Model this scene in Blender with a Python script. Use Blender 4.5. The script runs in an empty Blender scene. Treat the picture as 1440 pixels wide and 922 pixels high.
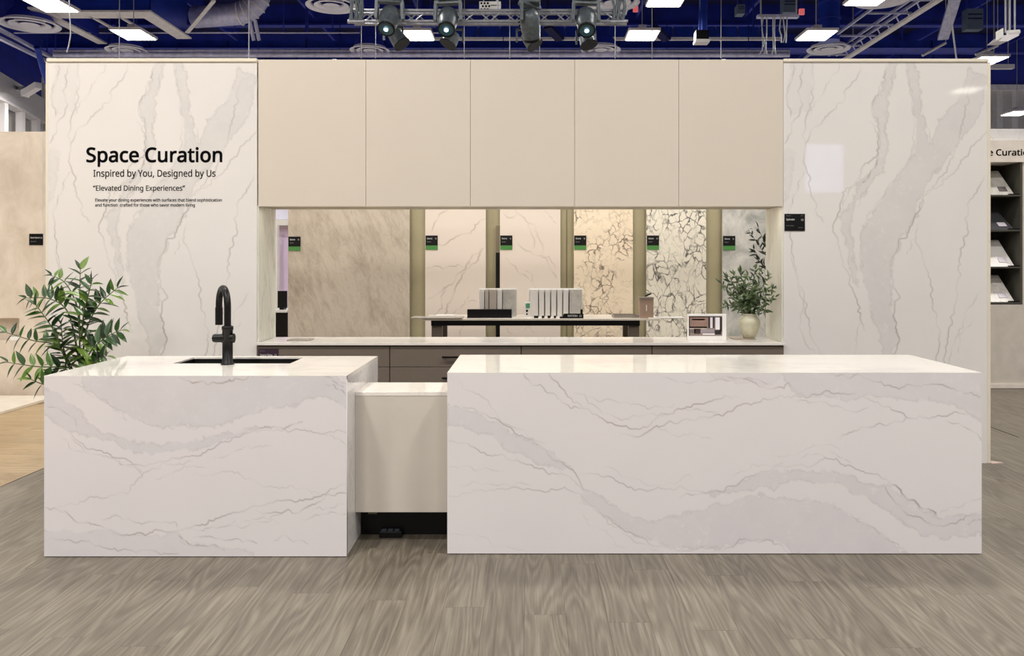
import bpy, math, random
import numpy as np
from mathutils import Vector, Matrix, Quaternion
random.seed(7)
F = 1150.0; VX = 744.0; VY = 366.0; HC = 1.48
sc = bpy.context.scene
COL = sc.collection
# ------------------------------------------------------------ camera
cam = bpy.data.cameras.new('camera'); cam.sensor_width = 36; cam.lens = F/1440*36
cam.shift_x = -(VX-720)/1440; cam.shift_y = -(461-VY)/1440
cam.clip_end = 200
camo = bpy.data.objects.new('camera', cam); COL.objects.link(camo)
camo.location = (0, 0, HC); camo.rotation_euler = (math.pi/2, 0, 0)
sc.camera = camo
# ------------------------------------------------------------ world, exposure
w = bpy.data.worlds.new('hall_air'); sc.world = w; w.use_nodes = True
w.node_tree.nodes['Background'].inputs[0].default_value = (0.93, 0.93, 1.0, 1)
w.node_tree.nodes['Background'].inputs[1].default_value = 0.72
vs = sc.view_settings
vs.view_transform = 'Standard'; vs.look = 'None'; vs.gamma = 1; vs.use_curve_mapping = False
vs.exposure = -0.62
sc.cycles.max_bounces = 8
# ------------------------------------------------------------ lights (lamp fixtures are built further down, except for the added far lights)
LAMP_Z = 7.5
LIT = [(-9, 1.4), (-3.05, 1.4), (2.95, 1.8), (9, 1.6), (-9, 7), (-3, 7.0), (3, 7.0), (9, 7),
       (-9, -4.5), (-3, -4.5), (3, -4.5), (9, -4.5), (-3, 13), (3, 13), (-9, 13), (9, 13), (-3, -10), (3, -10)]
def area(name, loc, size, power, color, rot=(0, 0, 0), sy=None, spread=None):
    l = bpy.data.lights.new(name, 'AREA'); l.energy = power; l.color = color; l.size = size
    if sy: l.shape = 'RECTANGLE'; l.size_y = sy
    if spread: l.spread = spread
    o = bpy.data.objects.new(name, l); COL.objects.link(o); o.location = loc; o.rotation_euler = rot
    return o
for x, y in LIT:
    pw = 185
    if y < 0: pw = 300 if x > 0 else 390
    if y == -10: pw *= 1.3
    if (x, y) in ((-3.05, 1.4), (2.95, 1.8)): pw = 410
    if y == 7: pw = 235
    area('lamp_light', (x, y, LAMP_Z-0.06), 0.7, pw, (1.0, 0.965, 0.91))

for x, y in ((-10.5, 21.8), (-3, 21.8), (3, 21.8), (7.7, 21.8), (-11.3, 19.3), (13.8, 24.6), (-16, 28), (0, 31), (16, 31), (8, 31), (-8, 31)):  # last five have no fixture; added so floor bounce lifts the ceiling
    area('far_lamp_and_fill', (x, y, LAMP_Z-0.06), 0.7, 420, (1.0, 0.965, 0.91))
# ------------------------------------------------------------ helpers
def P(px, py, Y): return Vector(((px-VX)/F*Y, Y, HC-(py-VY)/F*Y))
def Xp(px, Y): return (px-VX)/F*Y
def Zp(py, Y): return HC-(py-VY)/F*Y
LOC = {}
def tag(o, label=None, cat=None, group=None, kind=None):
    if label: o['label'] = label
    if cat: o['category'] = cat
    if group: o['group'] = group
    if kind: o['kind'] = kind
    return o
def thing(name, loc, label, cat, group=None):
    o = bpy.data.objects.new(name, None); COL.objects.link(o); o.location = loc
    o.empty_display_size = 0.1
    LOC[o.name] = Vector(loc)
    return tag(o, label, cat, group)
class MB:
    def __init__(s): s.v = []; s.f = []; s.sm = []
    def add(s, vs, fs, smooth=False):
        n = len(s.v); s.v += [tuple(v) for v in vs]
        s.f += [tuple(i+n for i in f) for f in fs]; s.sm += [smooth]*len(fs)
        return s
    def box(s, x0, x1, y0, y1, z0, z1):
        if x0 > x1: x0, x1 = x1, x0
        if y0 > y1: y0, y1 = y1, y0
        if z0 > z1: z0, z1 = z1, z0
        return s.add([(x0,y0,z0),(x1,y0,z0),(x1,y1,z0),(x0,y1,z0),(x0,y0,z1),(x1,y0,z1),(x1,y1,z1),(x0,y1,z1)],
              [(0,3,2,1),(4,5,6,7),(0,1,5,4),(1,2,6,5),(2,3,7,6),(3,0,4,7)])
    def bar(s, a, b, w, h=None):
        a = Vector(a); b = Vector(b); h = h or w
        d = (b-a).normalized(); up = Vector((0,0,1)) if abs(d.z) < .95 else Vector((0,1,0))
        r = d.cross(up).normalized(); u = r.cross(d)
        c = [r*w/2*i+u*h/2*j for i, j in ((-1,-1),(1,-1),(1,1),(-1,1))]
        return s.add([a+q for q in c]+[b+q for q in c], [(3,2,1,0),(4,5,6,7),(0,1,5,4),(1,2,6,5),(2,3,7,6),(3,0,4,7)])
    def tube(s, pts, r, n=10, caps=True):
        pts = [Vector(p) for p in pts]; m = len(pts)
        rs = r if isinstance(r, (list, tuple)) else [r]*m
        vs = []; fs = []; pu = None
        for i, p in enumerate(pts):
            d = (pts[min(i+1, m-1)]-pts[max(i-1, 0)]).normalized()
            if pu is None:
                pu = Vector((0,0,1)) if abs(d.z) < .9 else Vector((0,1,0))
            rr = d.cross(pu).normalized(); pu = rr.cross(d).normalized()
            for k in range(n):
                a = 2*math.pi*k/n
                vs.append(p+(rr*math.cos(a)+pu*math.sin(a))*rs[i])
        for i in range(m-1):
            for k in range(n):
                fs.append((i*n+k, i*n+(k+1) % n, (i+1)*n+(k+1) % n, (i+1)*n+k))
        s.add(vs, fs, True)
        if caps:
            s.add(vs[:n], [tuple(range(n))]); s.add(vs[-n:], [tuple(range(n-1, -1, -1))])
        return s
    def lathe(s, prof, c=(0,0,0), n=32, M=None):
        vs = []; fs = []; m = len(prof); c = Vector(c)
        for r, z in prof:
            for k in range(n):
                a = 2*math.pi*k/n; v = Vector((r*math.cos(a), r*math.sin(a), z))
                if M is not None: v = M @ v
                vs.append(v+c)
        for i in range(m-1):
            for k in range(n):
                fs.append((i*n+k, i*n+(k+1) % n, (i+1)*n+(k+1) % n, (i+1)*n+k))
        return s.add(vs, fs, True)
    def prism(s, poly, axis, a, b):
        n = len(poly)
        def pt(p, t):
            return {'x': (t, p[0], p[1]), 'y': (p[0], t, p[1]), 'z': (p[0], p[1], t)}[axis]
        vs = [pt(p, a) for p in poly]+[pt(p, b) for p in poly]
        return s.add(vs, [tuple(range(n)), tuple(range(2*n-1, n-1, -1))]+[(i, (i+1) % n, n+(i+1) % n, n+i) for i in range(n)])
    def build(s, name, m, parent=None, bevel=0, recalc=True):
        off = LOC.get(parent.name, Vector()) if parent else Vector()
        me = bpy.data.meshes.new(name)
        me.from_pydata([tuple(Vector(v)-off) for v in s.v], [], s.f)
        if recalc:
            import bmesh
            bm = bmesh.new(); bm.from_mesh(me); bmesh.ops.recalc_face_normals(bm, faces=bm.faces); bm.to_mesh(me); bm.free()
        me.polygons.foreach_set('use_smooth', s.sm)
        me.materials.append(m)
        o = bpy.data.objects.new(name, me); COL.objects.link(o)
        if parent: o.parent = parent; LOC[o.name] = off
        if bevel:
            b = o.modifiers.new('bevel', 'BEVEL'); b.width = bevel; b.segments = 2; b.limit_method = 'ANGLE'
        return o
def _parts(s, name, m, parent=None):
    par = list(range(len(s.v)))
    def fd(i):
        while par[i] != i: par[i] = par[par[i]]; i = par[i]
        return i
    for f in s.f:
        for i in f[1:]: par[fd(i)] = fd(f[0])
    grp = {}
    # tubes carry separate cap vertices: merge by position too
    pos = {}
    for i, v in enumerate(s.v):
        k = tuple(round(c, 5) for c in v)
        if k in pos: par[fd(i)] = fd(pos[k])
        else: pos[k] = i
    for j, f in enumerate(s.f): grp.setdefault(fd(f[0]), []).append(j)
    for js in grp.values():
        q = MB(); mp = {}
        for j in js:
            t = []
            for i in s.f[j]:
                if i not in mp: mp[i] = len(q.v); q.v.append(s.v[i])
                t.append(mp[i])
            q.f.append(tuple(t)); q.sm.append(s.sm[j])
        o = q.build(name, m, parent)
    return o
MB.parts = _parts
def Bx(*a): return MB().box(*a)
def copy_tree(o, parent=None):
    c = o.copy(); COL.objects.link(c)
    if parent: c.parent = parent
    for ch in list(o.children): copy_tree(ch, c)
    return c

# ------------------------------------------------------------ materials
def lin(c):
    return tuple(((v/255)/12.92 if v/255 <= .04045 else ((v/255+.055)/1.055)**2.4) for v in c)+(1,)
class N:
    def __init__(s, name):
        s.m = bpy.data.materials.new(name); s.m.use_nodes = True; s.nt = s.m.node_tree
        s.b = s.nt.nodes['Principled BSDF']
    def n(s, t, **k):
        nd = s.nt.nodes.new(t)
        for a, b in k.items():
            if isinstance(a, str) and hasattr(nd, a): setattr(nd, a, b)
        return nd
    def l(s, a, b): s.nt.links.new(a, b)
    def coord(s, scale=(1,1,1), rot=(0,0,0), kind='Object', rand=False):
        t = s.n('ShaderNodeTexCoord'); mp = s.n('ShaderNodeMapping')
        mp.inputs['Scale'].default_value = scale; mp.inputs['Rotation'].default_value = rot
        src = t.outputs[kind]
        if rand:
            oi = s.n('ShaderNodeObjectInfo'); ml = s.n('ShaderNodeMath', operation='MULTIPLY'); ml.inputs[1].default_value = 57.0
            s.l(oi.outputs['Random'], ml.inputs[0])
            cb = s.n('ShaderNodeCombineXYZ'); s.l(ml.outputs[0], cb.inputs[0]); s.l(ml.outputs[0], cb.inputs[1])
            ad = s.n('ShaderNodeVectorMath', operation='ADD'); s.l(src, ad.inputs[0]); s.l(cb.outputs[0], ad.inputs[1]); src = ad.outputs[0]
        s.l(src, mp.inputs['Vector']); return mp.outputs[0]
    def noise(s, vec, scale, detail=4, rough=.55, dist=0):
        t = s.n('ShaderNodeTexNoise'); t.inputs['Scale'].default_value = scale; t.inputs['Detail'].default_value = detail
        t.inputs['Roughness'].default_value = rough; t.inputs['Distortion'].default_value = dist
        s.l(vec, t.inputs['Vector']); return t.outputs[0]
    def ramp(s, fac, stops):
        r = s.n('ShaderNodeValToRGB'); e = r.color_ramp.elements
        e[0].position, e[0].color = stops[0][0], stops[0][1]; e[1].position, e[1].color = stops[-1][0], stops[-1][1]
        for p, c in stops[1:-1]:
            q = e.new(p); q.color = c
        s.l(fac, r.inputs[0]); return r.outputs[0]
    def mix(s, fac, a, b, mode='MIX'):
        m = s.n('ShaderNodeMix', data_type='RGBA', blend_type=mode)
        for v, i in ((fac, 0), (a, 6), (b, 7)):
            if hasattr(v, 'is_output'): s.l(v, m.inputs[i])
            else: m.inputs[i].default_value = v
        return m.outputs[2]
    def math(s, op, a, b=0.0, clamp=False):
        m = s.n('ShaderNodeMath', operation=op); m.use_clamp = clamp
        for v, i in ((a, 0), (b, 1)):
            if hasattr(v, 'is_output'): s.l(v, m.inputs[i])
            else: m.inputs[i].default_value = v
        return m.outputs[0]
    def fin(s, col, rough=.5, metal=0, spec=None):
        if hasattr(col, 'is_output'): s.l(col, s.b.inputs['Base Color'])
        else: s.b.inputs['Base Color'].default_value = col
        s.b.inputs['Roughness'].default_value = rough; s.b.inputs['Metallic'].default_value = metal
        if spec is not None: s.b.inputs['Specular IOR Level'].default_value = spec
        return s.m
def G(v): return (v, v, v, 1)
def plain(name, rgb, rough=.5, metal=0, var=.08, scale=6, spec=None):
    n = N(name); c = lin(rgb)
    f = n.noise(n.coord(), scale, 3)
    lo = tuple(x*(1-var) for x in c[:3])+(1,); hi = tuple(min(1, x*(1+var)) for x in c[:3])+(1,)
    return n.fin(n.ramp(f, [(.3, lo), (.7, hi)]), rough, metal, spec)
def emis(name, rgb, st):
    n = N(name); n.fin(lin(rgb), .5)
    n.b.inputs['Emission Color'].default_value = lin(rgb); n.b.inputs['Emission Strength'].default_value = st
    return n.m
def marble(name, white, grey, dark, rough=.12, spec=.5):
    n = N(name)
    at = n.n('ShaderNodeAttribute', attribute_name='veins'); sp = n.n('ShaderNodeSeparateColor'); n.l(at.outputs['Color'], sp.inputs[0])
    co = n.coord()
    mott = n.noise(co, 22, 6, .7)
    cloud = n.noise(co, 2.2, 4, .6)
    fac = n.math('MULTIPLY', sp.outputs[0], n.ramp(mott, [(.3, G(1)), (.58, G(.85)), (.7, G(.15))]))
    base = n.mix(n.ramp(cloud, [(.35, G(0)), (.75, G(.22))]), white, grey)
    c = n.mix(fac, base, grey)
    c = n.mix(n.math('MULTIPLY', sp.outputs[1], 1.0, True), c, n.mix(sp.outputs[2], dark, lin((150, 128, 110))))
    return n.fin(c, rough, 0, spec)
def marble_nodes(name, white, grey, dark, rough=.12, scale=(1,1,1), rot=(0,0,0), strength=.6):
    n = N(name)
    co = n.coord(scale, rot)
    wv = n.noise(co, 1.3, 8, .6, .8)
    v1 = n.ramp(wv, [(.485, G(0)), (.5, G(1)), (.512, G(0))])
    w2 = n.noise(co, 2.7, 8, .62, 1.2)
    v2 = n.ramp(w2, [(.49, G(0)), (.5, G(.6)), (.508, G(0))])
    band = n.ramp(n.noise(co, .9, 6, .6, .3), [(.5, G(0)), (.56, G(.8)), (.68, G(.9)), (.7, G(0))])
    c = n.mix(n.math('MULTIPLY', band, .6), white, grey)
    c = n.mix(n.math('MULTIPLY', n.math('MAXIMUM', v1, v2), strength), c, dark)
    return n.fin(c, rough)
def plank_mat(name, tones, rough=.42, ax='y', rand=True):
    n = N(name)
    sc_ = (16, 1.1, 1) if ax == 'y' else (1.1, 16, 1)
    co = n.coord(sc_, rand=rand)
    g1 = n.noise(co, 1.6, 5, .6, .3)
    g2 = n.noise(n.coord((120, 3.0, 1) if ax == 'y' else (3.0, 120, 1), rand=rand), 1, 4, .65)
    low = n.noise(n.coord((7, .75, 1) if ax == 'y' else (.75, 7, 1), rand=rand), 1.0, 1.5, .4)
    ring = n.math('ADD', n.math('MULTIPLY', n.math('SINE', n.math('MULTIPLY', low, 85.0)), .5), .5)
    f = n.math('ADD', n.math('MULTIPLY', g1, .42), n.math('ADD', n.math('MULTIPLY', g2, .42), n.math('MULTIPLY', ring, .12)))
    c = n.ramp(f, [(.33, tones[0]), (.5, tones[1]), (.66, tones[2])])
    oi = n.n('ShaderNodeObjectInfo')
    c = n.mix(1.0, c, n.ramp(oi.outputs['Random'], [(0, G(.9)), (1, G(1.08))]), 'MULTIPLY')
    return n.fin(c, rough)

WHITE = lin((232, 227, 229)); GREY = lin((198, 194, 197)); DARK = lin((128, 120, 122))
M_isl = marble('island_marble', WHITE, lin((216, 212, 216)), lin((152, 144, 146)), .16, .5)
M_wallL = marble('wall_marble', lin((228, 224, 221)), lin((211, 208, 206)), lin((150, 143, 140)), .035, .5)
M_top = marble_nodes('worktop_marble', lin((236, 231, 224)), lin((214, 208, 206)), lin((190, 178, 172)), .06, strength=.16)
M_side = marble_nodes('side_marble', lin((228, 224, 222)), lin((208, 205, 205)), lin((160, 154, 152)), .05, (1, 1, 1), (.3, .2, .1), .3)
M_liner = marble_nodes('niche_marble', lin((222, 220, 208)), lin((196, 196, 184)), lin((170, 168, 156)), .25, (2, 2, .35))
M_cab = plain('cream_laminate', (211, 201, 188), .38, var=.012, scale=2)
M_trim = plain('cream_trim', (226, 217, 200), .4, var=.02)
M_taupe = plain('taupe_laminate', (112, 101, 91), .42, var=.03)
M_black = plain('black_metal', (12, 11, 12), .38, 0, var=.1, spec=.28)
M_blackp = plain('black_plastic', (10, 10, 11), .4, var=.1, spec=.25)
M_dark = plain('dark_gap', (26, 24, 23), .7)
M_olive = plain('olive_panel', (170, 160, 128), .5, var=.03)
M_greybx = plain('gloss_grey_panel', (206, 199, 189), .2, var=.02)
M_white = plain('white_board', (236, 234, 230), .45, var=.02)
M_ink = plain('black_ink', (6, 6, 8), .9, var=.05, spec=.1)
M_purple = plain('purple_plate', (52, 36, 50), .4)
M_green = plain('green_strip', (70, 130, 62), .45)
M_txt = plain('pale_print', (215, 215, 215), .6)
M_txtdim = plain('dim_print', (120, 120, 122), .6)
M_navy = plain('navy_paint', (34, 50, 165), .55, var=.25, scale=1.5)
M_navyg = plain('navy_gloss', (38, 66, 175), .28, .3, var=.25, scale=2)
M_deck = plain('deck_navy', (14, 18, 78), .8, var=.4, scale=.8)
M_steel = plain('lilac_steel', (206, 206, 236), .32, .35, var=.2)
M_pale = plain('pale_steel', (236, 230, 230), .5, 0, var=.1)
M_wire = plain('grey_cable', (180, 180, 188), .5)
M_darkm = plain('dark_rig', (92, 100, 106), .4, .2, var=.25, scale=20)
M_alu = plain('truss_alu', (160, 162, 172), .4, .4, var=.2, scale=15)
M_corr = plain('corrugated_grey', (214, 211, 206), .6, .2, var=.05)
M_fascia = plain('fascia_white', (232, 228, 230), .6, var=.03)
M_lens = emis('lamp_lens', (255, 250, 235), 14)
M_spot = emis('spot_lens', (215, 240, 255), 5)
M_exit = emis('exit_glow', (230, 110, 110), .9)
M_greyboard = plain('grey_board', (178, 170, 160), .4, var=.05)
M_lilac = plain('lilac_wall', (214, 196, 226), .6, var=.03)

def squiggle(name, base, base2, dark, sc_=(1,1,1), lo=.46):
    n = N(name)
    co = n.coord(sc_)
    nz = n.n('ShaderNodeTexNoise'); nz.inputs['Scale'].default_value = 5; nz.inputs['Detail'].default_value = 4; n.l(co, nz.inputs['Vector'])
    vm = n.n('ShaderNodeVectorMath', operation='MULTIPLY_ADD'); vm.inputs[1].default_value = (.26,.26,.26)
    n.l(nz.outputs[1], vm.inputs[0]); n.l(co, vm.inputs[2])
    vo = n.n('ShaderNodeTexVoronoi', feature='DISTANCE_TO_EDGE'); vo.inputs['Scale'].default_value = 13; n.l(vm.outputs[0], vo.inputs['Vector'])
    line = n.ramp(vo.outputs[0], [(0, G(1)), (.045, G(.75)), (.1, G(0))])
    mask = n.ramp(n.noise(co, 3.2, 3, .6), [(lo, G(0)), (lo+.12, G(1))])
    thick = n.ramp(n.noise(co, 14, 3), [(.35, G(.15)), (.6, G(1))])
    c = n.mix(n.noise(co, 2.5, 4), base, base2)
    f = n.math('MULTIPLY', line, n.math('MULTIPLY', mask, thick))
    f2 = n.math('MULTIPLY', n.ramp(n.noise(co, 4, 7, .6, 1.5), [(.49, G(0)), (.5, G(.35)), (.51, G(0))]), 1)
    c = n.mix(n.math('MAXIMUM', f, f2), c, dark)
    return n.fin(c, .15)
def brown_stone():
    n = N('brown_stone')
    co = n.coord((1, 1, 1), (0, math.radians(22), 0))
    co2 = n.n('ShaderNodeMapping'); co2.inputs['Scale'].default_value = (2.6, 3, .95); n.l(co, co2.inputs['Vector'])
    a = n.noise(co2.outputs[0], 1.6, 8, .68, .6); b = n.noise(co2.outputs[0], 7, 6, .75, .8)
    f = n.math('ADD', n.math('MULTIPLY', a, .6), n.math('MULTIPLY', b, .4))
    c = n.ramp(f, [(.32, lin((150, 137, 122))), (.46, lin((180, 167, 151))), (.55, lin((196, 184, 168))), (.68, lin((172, 158, 141)))])
    return n.fin(c, .3)
def cloudy(name, a, b, c3, scale=3):
    n = N(name); co = n.coord((1, 1, .8), (0, .5, 0))
    f = n.noise(co, scale, 9, .7, .5)
    return n.fin(n.ramp(f, [(.32, a), (.5, b), (.68, c3)]), .3)

# ------------------------------------------------------------ vein painting on dense panels
rng = np.random.default_rng(5)
def vnoise(x, y, cell, seed):
    r = np.random.default_rng(seed); g = r.random((128, 128))
    fx = x/cell+40; fy = y/cell+40
    ix = np.floor(fx).astype(int); iy = np.floor(fy).astype(int); tx = fx-ix; ty = fy-iy
    tx = tx*tx*(3-2*tx); ty = ty*ty*(3-2*ty)
    a = g[iy % 128, ix % 128]; b = g[iy % 128, (ix+1) % 128]; c = g[(iy+1) % 128, ix % 128]; d = g[(iy+1) % 128, (ix+1) % 128]
    return (a*(1-tx)+b*tx)*(1-ty)+(c*(1-tx)+d*tx)*ty
def fb(x, y, cell, seed, o=4):
    s = 0; a = 1; t = 0
    for i in range(o):
        s = s+a*(vnoise(x, y, cell, seed+i)-.5); t += a; a *= .6; cell /= 2.1
    return s/t*2
def rough_line(pts, amp):
    pts = [np.array(p, float) for p in pts]
    for it in range(3):
        out = [pts[0]]
        for a, b in zip(pts[:-1], pts[1:]):
            d = b-a; L = math.hypot(*d)
            m = (a+b)/2
            if L > 2.5: m = m+np.array([-d[1], d[0]])/max(L, 1e-6)*rng.normal()*min(L*.12, amp)
            out += [m, b]
        pts = out
    return pts
def seg_dist(X, Y, a, b):
    dx, dy = b[0]-a[0], b[1]-a[1]; L2 = dx*dx+dy*dy+1e-9
    t = np.clip(((X-a[0])*dx+(Y-a[1])*dy)/L2, 0, 1)
    return np.hypot(X-a[0]-t*dx, Y-a[1]-t*dy)
def paint(x0, x1, y0, y1, nu, nv, bands, lines):
    xs = np.linspace(x0, x1, nu); ys = np.linspace(y0, y1, nv)
    X, Y = np.meshgrid(xs, ys)
    R = np.zeros_like(X); V = np.zeros_like(X); B = np.zeros_like(X)
    WX = X+fb(X, Y, 16, 11, 5)*9; WY = Y+fb(X, Y, 16, 31, 5)*9
    for poly, st in bands:
        p = np.array(poly, float); n = len(p)
        ins = np.zeros(X.shape, bool); D = np.full(X.shape, 1e9)
        m = 14
        bx0, by0 = p.min(0)-m; bx1, by1 = p.max(0)+m
        ci = np.where((xs >= bx0) & (xs <= bx1))[0]; ri = np.where((ys >= by0) & (ys <= by1))[0]
        if len(ci) == 0 or len(ri) == 0: continue
        sl = (slice(ri[0], ri[-1]+1), slice(ci[0], ci[-1]+1))
        wx, wy = WX[sl], WY[sl]; ins = np.zeros(wx.shape, bool); D = np.full(wx.shape, 1e9)
        for i in range(n):
            a = p[i]; b = p[(i+1) % n]
            c = ((a[1] > wy) != (b[1] > wy)) & (wx < (b[0]-a[0])*(wy-a[1])/((b[1]-a[1]) or 1e-9)+a[0])
            ins ^= c
            D = np.minimum(D, seg_dist(wx, wy, a, b))
        sd = np.where(ins, D, -D)
        k = np.clip(sd/2.0+.5, 0, 1)
        mod = .85+.3*fb(wx, wy, 30, 77, 3)
        R[sl] = np.maximum(R[sl], k*st*mod)
        V[sl] = np.maximum(V[sl], np.exp(-((sd-.4)/1.3)**2)*.22*st*(vnoise(wx, wy, 12, 99) > .35))
    for pts, wd, st, wm in lines:
        rp = rough_line(pts, 2.6); k = len(rp)
        ph = rng.random()*6
        for i, (a, b) in enumerate(zip(rp[:-1], rp[1:])):
            mg = 3+wd*2
            i0, i1 = np.searchsorted(xs, [min(a[0], b[0])-mg, max(a[0], b[0])+mg])
            j0, j1 = np.searchsorted(ys, [min(a[1], b[1])-mg, max(a[1], b[1])+mg])
            if i1 <= i0 or j1 <= j0: continue
            d = seg_dist(X[j0:j1, i0:i1], Y[j0:j1, i0:i1], a, b)
            t = i/k
            s = st*(.62+.38*math.sin(ph+t*17))*min(1, 8*t+.3, 8*(1-t)+.3)
            g = np.exp(-(d/(.75*wd))**2)*s
            V[j0:j1, i0:i1] = np.maximum(V[j0:j1, i0:i1], g)
            B[j0:j1, i0:i1] = np.maximum(B[j0:j1, i0:i1], (d < 3)*wm)
    return np.clip(R, 0, 1), np.clip(V, 0, 1), B
def grid_panel(name, X0, X1, Z1, Z0, Yf, th, RVB, mat, parent):
    """box panel whose front face (towards -Y) carries the painted vein attribute; row 0 is the top"""
    R, V, B = RVB; nv, nu = R.shape
    off = LOC.get(parent.name, Vector()) if parent else Vector()
    xs = np.linspace(X0, X1, nu)-off.x; zs = np.linspace(Z1, Z0, nv)-off.z
    XX, ZZ = np.meshgrid(xs, zs)
    v = np.stack([XX, np.full_like(XX, Yf-off.y), ZZ], -1).reshape(-1, 3)
    ii = np.arange(nu*nv).reshape(nv, nu)
    q = np.stack([ii[:-1, :-1], ii[1:, :-1], ii[1:, 1:], ii[:-1, 1:]], -1).reshape(-1, 4)
    nb = len(v); yb = Yf+th-off.y
    ex = np.array([(xs[0], yb, zs[0]), (xs[-1], yb, zs[0]), (xs[-1], yb, zs[-1]), (xs[0], yb, zs[-1])])
    v = np.vstack([v, ex])
    A, Bc, C, D = ii[0, 0], ii[0, -1], ii[-1, -1], ii[-1, 0]; a, b, c, d = nb, nb+1, nb+2, nb+3
    faces = [(a, b, c, d), (A, Bc, b, a), (Bc, C, c, b), (C, D, d, c), (D, A, a, d)]
    q = np.vstack([q, np.array(faces)])
    me = bpy.data.meshes.new(name)
    me.vertices.add(len(v)); me.vertices.foreach_set('co', v.astype(np.float32).ravel())
    me.loops.add(q.size); me.loops.foreach_set('vertex_index', q.astype(np.int32).ravel())
    me.polygons.add(len(q)); me.polygons.foreach_set('loop_start', np.arange(0, q.size, 4, dtype=np.int32))
    me.update(calc_edges=True)
    at = me.color_attributes.new('veins', 'FLOAT_COLOR', 'POINT')
    cols = np.zeros((len(v), 4), np.float32); cols[:, 3] = 1
    cols[:nb, 0] = R.ravel(); cols[:nb, 1] = V.ravel(); cols[:nb, 2] = B.ravel()
    at.data.foreach_set('color', cols.ravel())
    me.materials.append(mat)
    o = bpy.data.objects.new(name, me); COL.objects.link(o)
    if parent: o.parent = parent
    return o
def fr(ox, oy, s, pts): return [(ox+x/s, oy+y/s) for x, y in pts]
def Pp(s):  # "x,y x,y ..." -> list
    return [tuple(float(q) for q in t.split(',')) for t in s.split()]
S1 = 3.2915
def A_(s): return fr(620, 510, S1, Pp(s))
def B_(s): return fr(1000, 510, S1, Pp(s))
def C_(s): return fr(50, 510, S1, Pp(s))
def D_(s): return fr(270, 510, S1, Pp(s))
def E_(s): return fr(1090, 75, 4.19, Pp(s))
def F_(s): return fr(1090, 285, 4.19, Pp(s))

right_bands = [
 (A_('20,180 110,212 215,255 300,305 400,350 480,400 560,460 610,495 560,505 470,470 380,430 290,400 230,340 130,300 20,285'), .85),
 (A_('640,585 700,600 780,640 860,680 920,715 960,750 1020,720 1100,705 1200,680 1250,668')+B_('0,660 120,640 240,615 330,625 440,630 520,640 580,670 640,700 730,750 800,800 910,900 400,900 330,840 250,825 180,830 100,855 0,860')+A_('1180,865 1090,865 1020,835 940,800 870,780 800,740 730,680 660,630'), .8),
 (B_('0,608 80,590 150,545 240,510 330,505 440,498 560,500 640,530 720,560 800,570 870,600 930,640 990,690 1050,712 1150,708 1270,700 1270,800 1180,805 1100,815 1010,805 930,775 890,745 830,705 780,670 720,630 640,595 580,560 540,565 460,550 400,545 330,560 300,580 220,585 150,600 80,605 0,625'), .85),
 (B_('320,30 340,80 370,110 400,145 480,150 560,150 620,170 700,160 860,160 960,175 1050,185 1120,205 1190,240 1270,280 1270,30'), .75),
 (B_('-80,30 20,75 100,85 180,95 240,108 300,90 340,30'), .35),
]
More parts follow.
